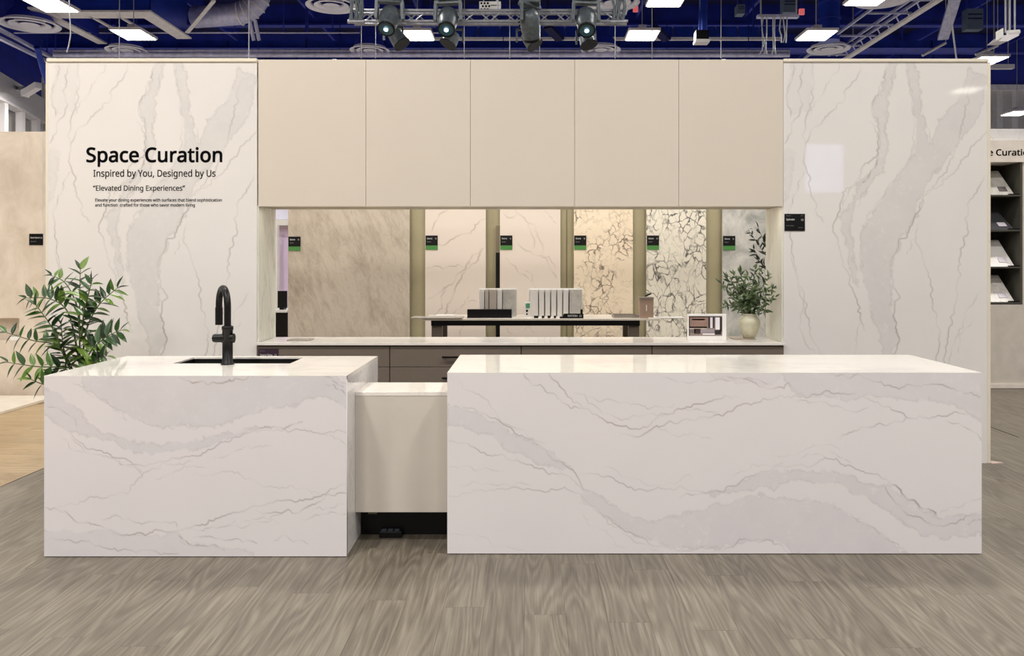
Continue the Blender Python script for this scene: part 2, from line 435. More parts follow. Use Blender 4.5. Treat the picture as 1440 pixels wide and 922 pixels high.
right_lines = [
 (A_('385,40 410,85 460,100 540,165 600,210 660,215'), 1, .6, .3),
 (A_('485,40 530,85 570,125 610,180 660,210 720,240 760,268 810,290 870,303 940,295 990,265 1040,240 1090,215 1130,210 1190,190 1260,172')+B_('60,150 130,165'), 1.05, .85, .3),
 (A_('820,320 870,335 920,342 960,318 1000,290 1060,268 1130,262 1220,250 1260,245')+B_('20,240 80,225 200,185 270,170 320,150 400,152 490,148 580,140 665,143'), 1, .75, .4),
 (A_('1130,212 1200,218 1284,228'), .9, .5, 0),
 (A_('610,140 680,160 740,180 830,185 880,195 960,215 1030,205 1080,190'), .9, .4, 0),
 (A_('620,140 680,180 740,230 800,245 850,262 930,245 1020,232 1060,238'), .9, .4, 0),
 (A_('980,300 1040,310 1090,340 1180,335 1250,350'), .9, .25, 0),
 (A_('100,205 150,210 190,235 230,255 300,290 350,330 440,375 490,410 560,460 610,495 635,535 660,590 740,620 780,640'), 1, .8, .1),
 (A_('80,85 130,130 200,165 260,240 310,285 380,310 480,375'), .9, .4, 0),
 (A_('30,365 80,370 150,390 200,415 280,425 350,450 430,485 530,515 600,530 650,570'), 1, .65, 0),
 (A_('30,475 130,480 200,490 290,505'), .9, .25, 0),
 (A_('30,620 100,605 190,590 300,588 430,592 510,585 590,590 650,610 700,670 760,710 810,750 870,785 940,815 1000,850 1060,865 1190,865 1284,855'), 1, .6, .2),
 (A_('640,640 720,690 800,760 860,800 930,840 1000,870'), .9, .35, 0),
 (A_('90,570 200,565 290,562 370,555 430,570'), .9, .3, 0),
 (A_('640,515 720,515 790,530 850,565 900,592 1000,580 1080,590 1190,595 1240,605')+B_('0,600 50,600 100,570 160,530 230,505 300,480 400,475 490,465 530,440 600,470 680,495 780,525 830,560'), 1, .65, 0),
 (B_('820,550 880,600 930,635 980,680 1040,705'), 1.5, .95, 0),
 (A_('740,480 800,495 880,535 960,570 1060,555 1160,530'), .9, .2, 0),
 (A_('1100,625 1180,610 1284,600'), 1.1, .5, .3),
 (B_('800,560 830,620 880,680 930,710 990,735 1040,755 1110,745 1180,710 1250,692'), 1, .75, 0),
 (B_('690,60 760,85 850,112 930,105 1010,100 1080,105 1130,125 1190,140 1245,158'), 1, .75, 0),
 (B_('540,45 620,60 700,62'), 1, .5, 0),
 (B_('710,160 770,180 830,205 880,230 915,255 980,255 1060,245 1120,230 1200,240 1250,262'), 1, .75, .3),
 (B_('915,255 880,275 800,290 740,300 680,310 630,330 595,355'), 1, .6, .3),
 (B_('380,180 450,185 530,180 590,200 655,225 730,205'), .9, .4, 0),
 (B_('270,440 340,435 400,425 470,380 540,378 600,400'), .8, .22, 0),
 (B_('410,450 480,420 530,440'), .9, .3, 0), (B_('555,415 600,440 650,465'), .9, .35, 0),
 (B_('90,540 160,500 240,470 330,465'), .8, .25, 0),
 (B_('1080,265 1150,280 1200,310 1250,360'), .9, .5, 0),
 (B_('20,75 100,80 170,75 230,110 300,115 360,90 390,130'), 1, .6, .8),
 (B_('60,60 130,70 200,75 260,100'), 1, .4, .8),
 (A_('1020,60 1080,80 1140,92 1200,78 1284,72'), .9, .3, 0),
 (B_('0,855 100,855 180,830 250,822 330,850 410,880'), 1, .6, 0),
 (B_('1050,700 1100,670 1170,650 1250,630'), .9, .3, 0),
 (B_('640,700 730,750 800,800 900,875'), .9, .4, .2),
 (B_('1180,750 1250,730'), .9, .6, 0),
 (A_('30,800 130,800 220,815 300,850 400,870'), .8, .18, 0),
 (A_('650,680 720,760 790,810 850,860'), .8, .2, 0),
]
left_bands = [
 (C_('170,40 240,130 330,180 400,230 460,270 520,285 600,300 680,290')+D_('0,300 100,300 160,270 240,255 320,235 370,210 460,200 520,175 600,160 650,165 740,225 740,100 640,40'), .85),
 (C_('30,120 110,140 170,190 230,250 290,310 380,345 480,360 560,380 640,370')+D_('0,365 60,350 110,325 200,325 300,300 380,300 300,310 200,345 110,385 40,395')+C_('757,400 680,405 560,418 480,420 400,390 330,355 250,345 190,340 130,300 30,240'), .8),
 (C_('20,780 130,775 200,785 330,775 400,790 520,795 640,795 690,830')+D_('0,830 60,850 140,855 220,860 280,880 300,930')+C_('20,930'), .65),
]
left_lines = [
 (C_('45,235 110,290 160,320 200,365 270,400 330,415 400,440 460,470 510,478 560,462 640,440 700,432')+D_('40,430 90,400 180,360 260,325 330,310 400,310 460,315 560,322 712,322'), 1, .7, .2),
 (D_('260,308 330,300 400,300 450,290 510,272'), 1.1, .75, 0),
 (C_('160,320 190,370 230,415 300,425 370,445 440,480 490,520'), .9, .4, 0),
 (C_('370,450 420,470 490,505'), .9, .5, 0),
 (C_('120,345 150,375 190,410 230,418'), .8, .3, 0),
 (C_('45,670 100,680 160,710 210,740 270,750 330,768'), 1, .65, .2),
 (C_('100,670 170,655 240,630 310,630 380,605 440,570 490,530 560,490 630,470 720,455'), .95, .5, 0),
 (C_('550,545 600,530 650,500 720,480')+D_('20,480 70,485'), .8, .3, 0),
 (C_('300,725 370,705 430,720 500,745 560,738 650,740 655,765'), .9, .5, 0),
 (C_('370,790 420,797 520,795 600,785 680,775 735,755')+D_('30,755 80,730 160,705 240,690 330,660 410,640 500,635 590,620 640,585 712,562'), 1.05, .85, .1),
 (D_('0,770 100,760 200,730'), .9, .5, 0),
 (D_('300,685 400,695 490,697 540,665 610,630 712,605'), 1.05, .8, 0),
 (D_('160,750 240,765 330,740 400,745'), .8, .35, 0), (D_('500,722 580,705 640,690 712,700'), .9, .45, 0),
 (D_('540,680 620,675 700,655'), .9, .4, 0), (D_('240,735 330,715 420,700'), .9, .4, 0),
 (D_('0,805 80,805 150,825 230,832 300,838'), 1, .6, 0), (D_('370,832 460,825 540,840'), .9, .35, 0),
 (C_('45,830 150,820 210,825 270,850 340,865 450,872 560,875 660,885'), 1, .6, 0),
 (D_('0,840 60,850 110,845 150,870'), 1.3, .5, .3), (C_('660,800 700,830 757,845'), 1.3, .6, .5),
 (C_('45,195 100,205 150,240 190,290'), .9, .4, .1),
 (C_('670,65 710,80 730,92')+D_('30,88 60,88 150,88 200,70 330,65 400,57'), 1.2, .75, .9),
 (D_('600,57 650,80 700,110'), 1, .6, 0), (D_('620,100 670,120 712,150'), 1.2, .6, 0),
 (D_('0,520 80,518 160,505 230,520 300,555 380,578 450,570 520,580 590,610'), .85, .35, 0),
 (D_('610,325 660,350 712,380'), .9, .35, 0), (D_('110,440 200,410 260,385 370,385'), .85, .3, 0),
 (C_('160,75 200,100 270,160 340,190 400,235 420,265'), .9, .35, 0),
 (C_('580,300 640,305 700,295 757,295'), .9, .35, 0),
]
wall_bands = [
 (E_('700,40 660,110 640,170 605,250 580,310 590,400 615,470 610,560 600,640 560,710 500,760 460,830 430,922')+F_('400,60 395,130 400,220 430,320 440,400 470,500 490,520 490,430 470,350 450,280 440,200 445,100 470,0')+E_('520,820 580,740 635,700 655,600 670,540 650,440 655,350 655,260 690,170 720,100 722,40'), .8),
 (E_('780,40 790,180 810,280 825,400 825,520 800,610 740,680 670,780 590,900')+F_('520,150 500,260 505,400 530,480 560,580 580,680 610,800 640,900 660,1300 760,1600 820,1600 740,1300 700,900 720,820 715,720 705,620 690,500 685,380 720,270 770,180 820,80')+E_('860,850 930,740 1000,640 1070,560 1100,480 1160,420 1220,300 1240,130 1150,80 1110,200 1020,330 960,420 940,540 915,530 890,460 880,360 865,270 850,180 835,40'), .85),
 (E_('110,40 90,180 80,290 100,370 150,350 200,330 215,200 225,40'), .4),
 (E_('55,540 110,560 100,700 90,850 55,900'), .45),
]
wall_lines = [
 (E_('120,40 105,130 80,190 75,260 95,370'), .9, .55, 0),
 (E_('175,40 150,130 145,210 160,290 150,350 100,410 85,480 60,530'), 1, .6, 0),
 (E_('220,40 225,130 215,230 200,340 180,400 165,480 175,600 190,690 210,790 240,922')+F_('250,60 290,110'), 1, .65, 0),
 (E_('380,50 340,130 300,190 270,270 220,330 200,370'), .9, .35, 0),
 (E_('520,50 490,130 420,210 415,270 350,330 290,390 225,440 205,490 185,550'), .95, .55, 0),
 (E_('185,690 140,760 110,840 90,922'), .9, .5, 0),
 (E_('690,50 650,100 640,140 650,160 600,250 575,290 580,370 615,465'), 1.1, .75, .1),
 (E_('560,400 590,440 605,520 610,590 570,630 530,650 500,720 490,740 430,790 400,860 385,922')+F_('365,90 345,130 370,200 390,290 410,380 440,470 480,560 490,640 510,700 530,750'), 1.05, .75, .1),
 (E_('610,600 590,670 550,730 520,760'), 1.2, .8, .1),
 (E_('480,750 440,800 410,870 400,920'), .9, .4, 0),
 (E_('1220,120 1130,250 1120,370 1085,490 1060,580 1010,700 930,780 870,850 850,922'), 1, .55, .1),
 (E_('1250,460 1180,530 1110,620 1030,720 960,790 870,850 850,900')+F_('855,30 820,90 790,160 740,210 710,300 680,355 685,430 700,500 705,620 715,700 715,760 735,800 700,890 690,1000 720,1150 700,1300 740,1500'), 1.15, .85, .1),
 (E_('720,90 690,170 660,260 655,350 650,440 670,540 640,690 580,740 510,830 490,922'), .9, .35, 0),
 (E_('785,57 790,180 810,280 825,400 825,520 800,610 740,680 670,780 590,900'), .9, .35, 0),
 (E_('865,270 885,400 915,540'), .9, .35, 0),
 (E_('1235,720 1190,800 1150,860 1140,922')+F_('1130,120 1110,210 1085,330 1080,450 1060,600 1045,700 1015,800 1000,1000 950,1200'), 1.05, .65, .1),
 (F_('830,190 840,245 880,350 920,460 930,570 955,670 975,760 970,840 950,922 970,1100 900,1400'), 1, .6, .1),
 (F_('90,10 95,170 100,280 130,390 160,500 190,610 205,690 215,790 270,885 330,1000 340,1200 400,1500'), 1, .6, 0),
 (F_('90,300 130,430 160,560 155,700 180,820 240,885'), .9, .45, 0),
 (F_('1210,520 1150,610 1110,730 1060,820 1040,890 1010,1100'), .9, .4, 0), (F_('1160,680 1110,750 1080,880'), .8, .3, 0),
 (F_('480,660 485,760 475,880 500,1100 470,1300'), .9, .35, 0), (F_('850,110 830,190 800,270 780,300'), .9, .35, 0),
 (F_('600,20 540,100 510,170 495,300 500,400'), .9, .3, 0),
]

# ============================================================ FLOOR
M_plank = plank_mat('grey_oak_plank', [lin((92, 84, 73)), lin((116, 108, 95)), lin((140, 132, 118))])
M_plankb = plank_mat('grey_oak_far', [lin((94, 86, 76)), lin((115, 107, 95)), lin((136, 128, 114))], rand=False)
M_tan = plank_mat('tan_oak', [lin((160, 134, 98)), lin((178, 153, 116)), lin((196, 172, 136))], ax='x', rand=True)
XB = -3.46
M_tanb = plank_mat('tan_oak_far', [lin((160, 134, 98)), lin((178, 153, 116)), lin((196, 172, 136))], ax='x', rand=False)
fl = Bx(XB, 30, -20, 14, -.12, -.006).build('floor', M_plankb); tag(fl, kind='structure')
LOC['floor'] = Vector()
pw_, pl_ = .172, 1.22
pm = Bx(0.0004, pw_-.0004, 0.0004, pl_-.0004, -.006, 0).build('plank', M_plank, fl); meP = pm.data
x = XB; i = 0; first = True
while x < 4.2:
    y0 = 1.1+((i*.47) % 1)*pl_-pl_*.5
    for j in range(6):
        y = y0+j*pl_
        if y+pl_ < 2.2 or y > 6.4: continue
        if y > 5.97-.2 and -3.4 < x < 3.1: continue
        o = pm if first else bpy.data.objects.new('plank', meP)
        if not first: COL.objects.link(o); o.parent = fl
        first = False
        o.location = (x, y, 0)
    x += pw_; i += 1
fl2 = Bx(-30, XB-.001, -20, 14, -.12, -.006).build('floor_left', M_tanb); tag(fl2, kind='structure'); LOC['floor_left'] = Vector()
pt = Bx(0.001, 1.219, 0.001, .181, -.006, 0).build('plank', M_tan, fl2); meT = pt.data; first = True
for j in range(32):
    y = 2.6+j*.182
    xe = XB-.002-((j*.47) % 1)*1.22
    for k in range(-1, 4):
        x0 = xe-(k+1)*1.22; x1 = min(x0+1.22, XB-.002)
        if x1-x0 < .05: continue
        if x0 < -7.5: continue
        o = pt if first else bpy.data.objects.new('plank', meT)
        if not first: COL.objects.link(o); o.parent = fl2
        first = False
        o.location = (x0, y, 0); o.scale = ((x1-x0)/1.22, 1, 1)
Bx(XB-.006, XB+.004, 2.4, 8.9, -.004, .003).build('trim_1', plain('threshold', (160, 140, 112), .4), None)['kind'] = 'structure'
tag(Bx(-30, 30, 14, 40, -.12, -.006).build('floor_far', plain('pale_carpet', (150, 146, 142), .9), None), kind='structure')
pf = thing('display_platform', (-6.4, 7.5, 0), 'low white-edged display platform before the beige stone wall', 'platform')
Bx(-8, -5.07, 5.8, 8.78, 0, .03).build('deck', plain('pale_platform', (226, 216, 200), .5), pf, .004)

# ============================================================ BOOTH WALL
YW, YB = 5.97, 6.38
XL0, XL1 = Xp(68, YW), Xp(361, YW)
XR0, XR1 = Xp(1102, YW), Xp(1388, YW)
ZT = Zp(83, YW)
M_core = plain('booth_core', (222, 216, 204), .5, var=.02)
wl = bpy.data.objects.new('wall_left', None); COL.objects.link(wl); tag(wl, kind='structure'); LOC['wall_left'] = Vector()
wr = bpy.data.objects.new('wall_right', None); COL.objects.link(wr); tag(wr, kind='structure'); LOC['wall_right'] = Vector()
WP = paint(1103, 1388, 87, 651, 228, 451, wall_bands, wall_lines)
grid_panel('stone_slab', XL0, XL1, ZT-.022, 0, YW, .02, WP, M_wallL, wl)
grid_panel('stone_slab', XR0, XR1, ZT-.022, 0, YW, .02, WP, M_wallL, wr)
Bx(XL0, XL1, YW+.021, YB, 0, ZT-.002).build('core', M_core, wl)
Bx(XR0, XR1, YW+.021, YB, 0, ZT-.002).build('core', M_core, wr)
Bx(XL1, XL1+.012, YW+.01, YB, .884, 1.879).build('liner_panel', M_liner, wl)
Bx(XR0-.012, XR0, YW+.01, YB, .884, 1.879).build('liner_panel', M_liner, wr)
Bx(XL0-.008, XL1+.002, YW-.012, YB, ZT-.022, ZT+.004).build('top_trim', M_trim, wl, .003)
Bx(XR0-.002, XR1+.008, YW-.012, YB, ZT-.022, ZT).build('top_trim', M_trim, wr, .003)
Bx(XR1, XR1+.025, YW-.004, YB, 0, ZT-.022).build('edge_trim', M_trim, wr, .003)
Bx(XL0-.02, XL0, YW-.002, YB, 0, ZT-.022).build('edge_trim', M_trim, wl, .003)
MB().prism([(XR1+.025, YW-.02), (XR1+.12, YW-.0), (XR1+.025, YW+.08)], 'z', 0, .006).build('floor_plate', plain('pink_plate', (222, 200, 190), .5), wr)

# upper cabinets
ZU0 = Zp(289.5, YW)
edges = [363, 514.5, 661.5, 808, 954.5, 1101.5]
nm = ['leftmost of five, beside the lettered stone wall', 'second from the left, over the brown stone slab', 'middle one of the five', 'fourth from the left, over the cream veined slab', 'rightmost of five, beside the plain stone wall']
for k in range(5):
    a, b = Xp(edges[k], YW), Xp(edges[k+1], YW)
    t = thing('wall_cabinet', ((a+b)/2, YB, ZU0), 'tall cream handleless wall cabinet, '+nm[k], 'cabinet', None)
    t['group'] = 'cream wall cabinets over the counter'
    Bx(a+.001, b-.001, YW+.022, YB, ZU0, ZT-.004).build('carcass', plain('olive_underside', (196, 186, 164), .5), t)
    Bx(a+.001, b-.001, YW, YW+.02, ZU0-.004, ZT-.004).build('door', M_cab, t, .0015)
led = thing('niche_fill_strip', (0, 6.0, 1.875), 'unseen slim light strip added behind the cream cabinet doors to brighten the niche', 'light')  # unseen strip and housing added to brighten niche and counter
Bx(-1.9, 1.8, 5.994, 6.012, 1.872, 1.884).build('housing', M_trim, led)
area('niche_fill_light', (-.05, 6.003, 1.8715), 3.7, 11, (1, .93, .82), rot=(math.radians(12), 0, 0), sy=.014)
# base cabinets + counter
XC0, XC1 = Xp(359, 5.93), Xp(1104, 5.93)
ct = Bx(XC0, XC1, 5.93, 6.375, .864, .883).build('countertop', M_top, None, .002)
tag(ct, 'long glossy white marble countertop across the niche under the cream cabinets', 'countertop')
ce = [361.5, 548, 733, 917, 1104]
cl = ['leftmost, with a dark purple plate', 'second, its bar handle showing between the islands', 'third, mostly behind the long island', 'rightmost, ending at the plain stone wall']
for k in range(4):
    a, b = Xp(ce[k], 5.95), Xp(ce[k+1], 5.95)
    if k == 3: b = XC1
    t = thing('base_cabinet', ((a+b)/2, 6.1, 0), 'dark taupe drawer base cabinet under the counter, '+cl[k], 'cabinet', 'taupe base cabinets under the counter')
    Bx(a+.001, b-.001, 5.972, 6.37, .08, .863).build('carcass', M_dark, t)
    Bx(a+.001, b-.001, 6.02, 6.35, 0, .08).build('plinth', M_dark, t)
    for z1, z0 in ((.854, .706), (.702, .40), (.396, .085)):
        d = Bx(a+.003, b-.003, 5.951, 5.971, z0, z1).build('drawer', M_taupe, t, .001)
        mx = (a+b)/2; hz = z1-.075
        h = MB().bar((mx-.095, 5.923, hz), (mx+.095, 5.923, hz), .010, .012)
        h.bar((mx-.08, 5.923, hz), (mx-.08, 5.952, hz), .008); h.bar((mx+.08, 5.923, hz), (mx+.08, 5.952, hz), .008)
        h.build('handle', M_black, d)

# ============================================================ ISLANDS
def island(name, pxl, pxr, Yf, H, Yb, bands, lines, py0, py1, nu, nv, label, right_open, hole=None):
    X0, X1 = Xp(pxl, Yf), Xp(pxr, Yf)
    t = thing(name, ((X0+X1)/2, (Yf+Yb)/2, 0), label, 'kitchen island')
    th = .02
    RV = paint(pxl, pxr, py0, py1, nu, nv, bands, lines)
    grid_panel('front_panel', X0, X1, H-.002, .004, Yf, th, RV, M_isl, t)
    Bx(X0, X0+th, Yf+th, Yb-.0, .004, H-th).build('side_panel', M_side, t)
    Bx(X1-th, X1, Yf+th, Yb-.0, .004, H-th).build('side_panel', M_side, t)
    Bx(X0+th, X1-th, Yb-.06, Yb-.04, .06, H-th).build('back_panel', M_taupe, t)
    if hole is None:
        Bx(X0, X1, Yf+.0005, Yb, H-th, H).build('worktop', M_top, t)
    else:
        hx0, hx1, hy0, hy1 = hole; tk = .009
        m = MB()
        xs = [X0, hx0, hx1, X1]; ys = [Yf+.0005, hy0, hy1, Yb]; n = 4
        top = [(x, y, H) for y in ys for x in xs]; bot = [(x, y, H-(tk if (hx0 <= x <= hx1 and hy0 <= y <= hy1) else th)) for y in ys for x in xs]
        fs = []
        for j in range(3):
            for i in range(3):
                if i == 1 and j == 1: continue
                a = j*4+i; fs.append((a, a+1, a+5, a+4)); fs.append((a+20, a+21, a+17, a+16))
        ring = [(0, 1), (1, 2), (2, 3), (3, 7), (7, 11), (11, 15), (15, 14), (14, 13), (13, 12), (12, 8), (8, 4), (4, 0)]
        for a, b in ring: fs.append((a, b, b+16, a+16))
        for a, b in ((5, 6), (6, 10), (10, 9), (9, 5)): fs.append((b, a, a+16, b+16))
        m.add(top+bot, fs); m.build('worktop', M_top, t)
        s = MB(); g = .006; z0 = H-.22; zt = H-tk
        o = [(hx0-g, hy0-g), (hx1+g, hy0-g), (hx1+g, hy1+g), (hx0-g, hy1+g)]
        q = [(hx0+.02, hy0+.02), (hx1-.02, hy0+.02), (hx1-.02, hy1-.02), (hx0+.02, hy1-.02)]
        s.add([(x, y, zt-.001) for x, y in o]+[(x, y, z0) for x, y in q], [(0, 1, 5, 4), (1, 2, 6, 5), (2, 3, 7, 6), (3, 0, 4, 7), (4, 5, 6, 7)])
        b = s.build('sink_basin', M_blackp, t, recalc=False); b['label'] = 'black undermount sink basin'
        cx, cy = (hx0+hx1)/2, (hy0+hy1)/2
        MB().lathe([(0, .004), (.03, .004), (.042, .001)], (cx, cy, z0), 24).build('drain', M_alu, b)
    return t, X0, X1
SX0, SX1 = -1.99, -1.335; SY0, SY1 = 4.565, 4.855
il, LX0, LX1 = island('kitchen_island', 62, 487.5, 4.08, .905, 4.92, left_bands, left_lines, 528, 783, 341, 205,
    'shorter white marble waterfall island with a sink and black faucet, at left', 0, (SX0, SX1, SY0, SY1))
ir, RX0, RX1 = island('kitchen_island', 629, 1380.5, 4.12, .915, 4.90, right_bands, right_lines, 524, 779, 602, 205,
    'longer white marble waterfall island without a sink, at right', 0)
# connector
cn = thing('linking_cabinet', ((LX1+RX0)/2, 4.37, .42), 'glossy grey-beige box with white top bridging the gap between the two islands', 'cabinet')
ZC = Zp(551, 4.278); YCb = (HC-ZC)*F/(537.5-VY)
ZCb = Zp(720, 4.28)
Bx(LX1+.0005, RX0-.0005, 4.278, YCb, ZC-.02, ZC).build('worktop', M_top, cn, .001)
Bx(LX1+.0005, RX0-.0005, 4.28, 4.30, ZCb, ZC-.021).build('front_panel', M_greybx, cn, .001)
Bx(LX1+.0005, RX0-.0005, 4.30, YCb-.01, ZCb+.01, ZC-.021).build('carcass', M_dark, cn)
Bx(LX1+.001, RX0-.001, 4.42, 4.46, 0, ZCb+.01).build('shade_sheet', M_blackp, cn)  # black sheet standing in for the shade under the box
sk = thing('power_strip', (-.74, 4.39, 0), 'black cable box on the floor in the dark gap under the linking cabinet', 'power strip')
Bx(-.80, -.68, 4.36, 4.41, 0, .035).build('body', M_blackp, sk, .004)
for k in range(3): Bx(-.79+k*.035, -.765+k*.035, 4.37, 4.40, .035, .038).build('socket', M_darkm, sk)
jb = thing('junction_box', (-.84, 4.4, .1), 'small beige socket box on the black shade sheet in the dark gap', 'socket')
Bx(-.866, -.818, 4.395, 4.419, ZCb-.045, ZCb-.004).build('box', plain('socket_beige', (150, 145, 120), .5), jb, .002)

# faucet
FX, FY = Xp(320, 4.525), 4.525
fz = .905
fa = thing('faucet', (FX, FY, fz), 'matte black gooseneck faucet on the shorter island', 'faucet')
m = MB().lathe([(0, 0), (.036, 0), (.036, .006), (.028, .010), (.028, .19), (.031, .192), (.031, .21), (.024, .214), (0, .214)], (FX, FY, fz), 28)
m.build('body', M_black, fa)
ends = Vector((Xp(308, 4.70), 4.70, 0)); bs = Vector((FX, FY, 0)); dv = ends-bs
pts = [(FX, FY, fz+.20), (FX, FY, fz+.30)]
for k in range(0, 19):
    a = math.pi*k/18; q = bs+dv*(1-math.cos(a))/2
    pts.append((q.x, q.y, fz+.32+math.sin(a)*.098))
pts.append((ends.x, ends.y, fz+.30))
MB().tube(pts, .0185, 16).build('spout', M_black, fa)
MB().tube([(ends.x, ends.y, fz+.305), (ends.x, ends.y, fz+.205)], .021, 16).build('spray_head', M_black, fa)
MB().tube([(FX+.036, FY, fz+.145), (FX-.03, FY, fz+.145)], .026, 20).tube([(FX-.03, FY, fz+.145), (FX-.073, FY, fz+.145)], .023, 16).build('valve', M_black, fa)
MB().tube([(FX-.073, FY, fz+.145), (FX-.079, FY, fz+.145)], .0205, 16).tube([(FX-.078, FY, fz+.145), (FX-.086, FY, fz+.147)], .005, 8).build('lever', M_black, fa)

# ============================================================ LETTERING
try:
    import os
    NOTO = bpy.data.fonts.load(os.path.join(bpy.utils.system_resource('DATAFILES'), 'fonts', 'NotoSansHebrew-Regular.woff2'))
except Exception:
    NOTO = None
def text_mesh(s, name, m, x0, x1, zbase, cap, y, parent=None, bold=0.0, label=None, cat=None, depth=.0015):
    cu = bpy.data.curves.new('t', 'FONT'); cu.body = s; cu.size = 1; cu.resolution_u = 4
    if NOTO: cu.font = NOTO
    o = bpy.data.objects.new('t', cu); COL.objects.link(o)
    bpy.context.view_layer.update()
    dg = bpy.context.evaluated_depsgraph_get(); me0 = o.evaluated_get(dg).to_mesh()
    co = np.empty(len(me0.vertices)*3, np.float32); me0.vertices.foreach_get('co', co); co = co.reshape(-1, 3)
    polys = [tuple(p.vertices) for p in me0.polygons]
    W = co[:, 0].max()-co[:, 0].min(); mn = co[:, 0].min()
    if bold:
        from collections import Counter as Ct
        ce = Ct()
        for p in polys:
            for i in range(len(p)): ce[frozenset((p[i], p[(i+1) % len(p)]))] += 1
        nr_ = np.zeros((len(co), 2)); ky = {}
        kk = [ky.setdefault((round(float(c[0]), 5), round(float(c[1]), 5)), i) for i, c in enumerate(co)]
        for p in polys:
            for i in range(len(p)):
                a, c = p[i], p[(i+1) % len(p)]
                if ce[frozenset((a, c))] == 1:
                    d = co[c]-co[a]; L = math.hypot(d[0], d[1])
                    if L < 1e-7: continue
                    nn_ = np.array([d[1], -d[0]])/L*L**.0
                    nr_[kk[a]] += nn_; nr_[kk[c]] += nn_
        for i in range(len(co)):
            q_ = nr_[kk[i]]; L = math.hypot(*q_)
            if L > 1e-6: co[i, 0] += q_[0]/L*bold; co[i, 1] += q_[1]/L*bold
    sx = (x1-x0)/W; sz = cap/(.573 if NOTO else .682)
    v = [(x0+(c[0]-mn)*sx, y, zbase+c[1]*sz) for c in co]
    o.evaluated_get(dg).to_mesh_clear(); bpy.data.objects.remove(o)
    b = MB(); b.add(v, polys)
    # side walls: extrude boundary
    from collections import Counter
    ec = Counter()
    for p in polys:
        for i in range(len(p)): ec[frozenset((p[i], p[(i+1) % len(p)]))] += 1
    n = len(v); b.v += [(q[0], q[1]+depth, q[2]) for q in v]
    for p in polys:
        for i in range(len(p)):
            a, c = p[i], p[(i+1) % len(p)]
            if ec[frozenset((a, c))] == 1: b.f.append((a, c, c+n, a+n)); b.sm.append(False)
    r = b.build(name, m, parent, recalc=False)
    if label: tag(r, label, cat)
    return r
def T(s, x0, x1, base, cap, name='lettering', label=None, bold=.0, Y=YW, m=None):
    return text_mesh(s, name, m or M_ink, Xp(x0, Y), Xp(x1, Y), Zp(base, Y), cap/F*Y, Y-.0017, None, bold, label, 'lettering')
T('Space Curation', 122, 312, 227.5, 19.6, label='large black heading reading Space Curation on the left stone wall', bold=.022)
T('Inspired by You, Designed by Us', 131.5, 303, 248.3, 9.4, label='black line reading Inspired by You, Designed by Us below the heading', bold=.010)
T('\u201cElevated Dining Experiences\u201d', 131, 260, 268, 7.2, label='black quoted line reading Elevated Dining Experiences', bold=.010)
T('Elevate your dining experiences with surfaces that blend sophistication', 134, 312, 283.3, 4.2, label='small print line reading Elevate your dining experiences with surfaces that blend sophistication', bold=.013)
T('and function  crafted for those who savor modern living', 134, 274, 290.3, 4.2, label='lowest small print line reading and function crafted for those who savor modern living', bold=.013)

def plate(px0, px1, py0, py1, Y, label, rows, strip=False, mat=None, th=.006, tm=None, grp=None):
    Y0 = Y-th
    t = thing('label_plate', P((px0+px1)/2, py1, Y), label, 'label', grp)
    a, b = Xp(px0, Y0), Xp(px1, Y0); z1, z0 = Zp(py0, Y0), Zp(py1, Y0)
    zs = z0+(z1-z0)*.3 if strip else z0
    Bx(a, b, Y0, Y, zs, z1).build('plate', mat or M_black, t)
    if strip:
        Bx(a, b, Y0, Y, z0, zs).build('green_strip', M_green, t)
    for s, fx0, fx1, fy, fc, mm in rows:
        text_mesh(s, 'print', mm, a+(b-a)*fx0, a+(b-a)*fx1, z0+(z1-z0)*fy, (z1-z0)*fc, Y0-.0006, t, 0.01, depth=.0005)
    return t
big = [('Splendor', .08, .5, .62, .10, M_txt), ('Quartz', .08, .3, .86, .06, M_txtdim), ('LX', .8, .9, .86, .06, M_txtdim), ('Quartz surface', .08, .45, .28, .06, M_txtdim), ('20 mm', .68, .88, .17, .05, M_txtdim), ('■', .82, .91, .60, .10, M_txt)]
plate(1103.5, 1132, 300.5, 324.5, YW-.0005, 'black label plate on the right stone wall beside the niche', big)
small = [('Stone', .12, .55, .74, .10, M_txt), ('Quartz', .12, .45, .52, .08, M_txtdim), ('■', .8, .88, .74, .09, M_txt)]

# ============================================================ DISPLAY WALL BEHIND THE NICHE
YS = 9.05
bw = bpy.data.objects.new('wall_back', None); COL.objects.link(bw); tag(bw, kind='structure'); LOC['wall_back'] = Vector()
Bx(Xp(405, YS), 3.6, YS+.08, YS+.2, 0, 3.0).build('panel', M_olive, bw)
for px in (597.5, 702.7, 806.7, 908.6, 1015): pass
Bx(Xp(697, YS), Xp(703, YS), YS+.03, YS+.079, 0, Zp(355, YS)).build('dark_post', M_black, bw)
Bx(Xp(697, YS), Xp(703, YS), YS+.03, YS+.079, Zp(355, YS), Zp(317, YS)).build('grey_post', plain('post_grey', (120, 110, 88), .5), bw)
Bx(Xp(797, YS), Xp(797.8, YS), YS+.07, YS+.079, 0, 3).build('seam', plain('seam_olive', (120, 110, 80), .5), bw)
H4 = 4.729
def H_(s): return fr(590, 285, H4, Pp(s))
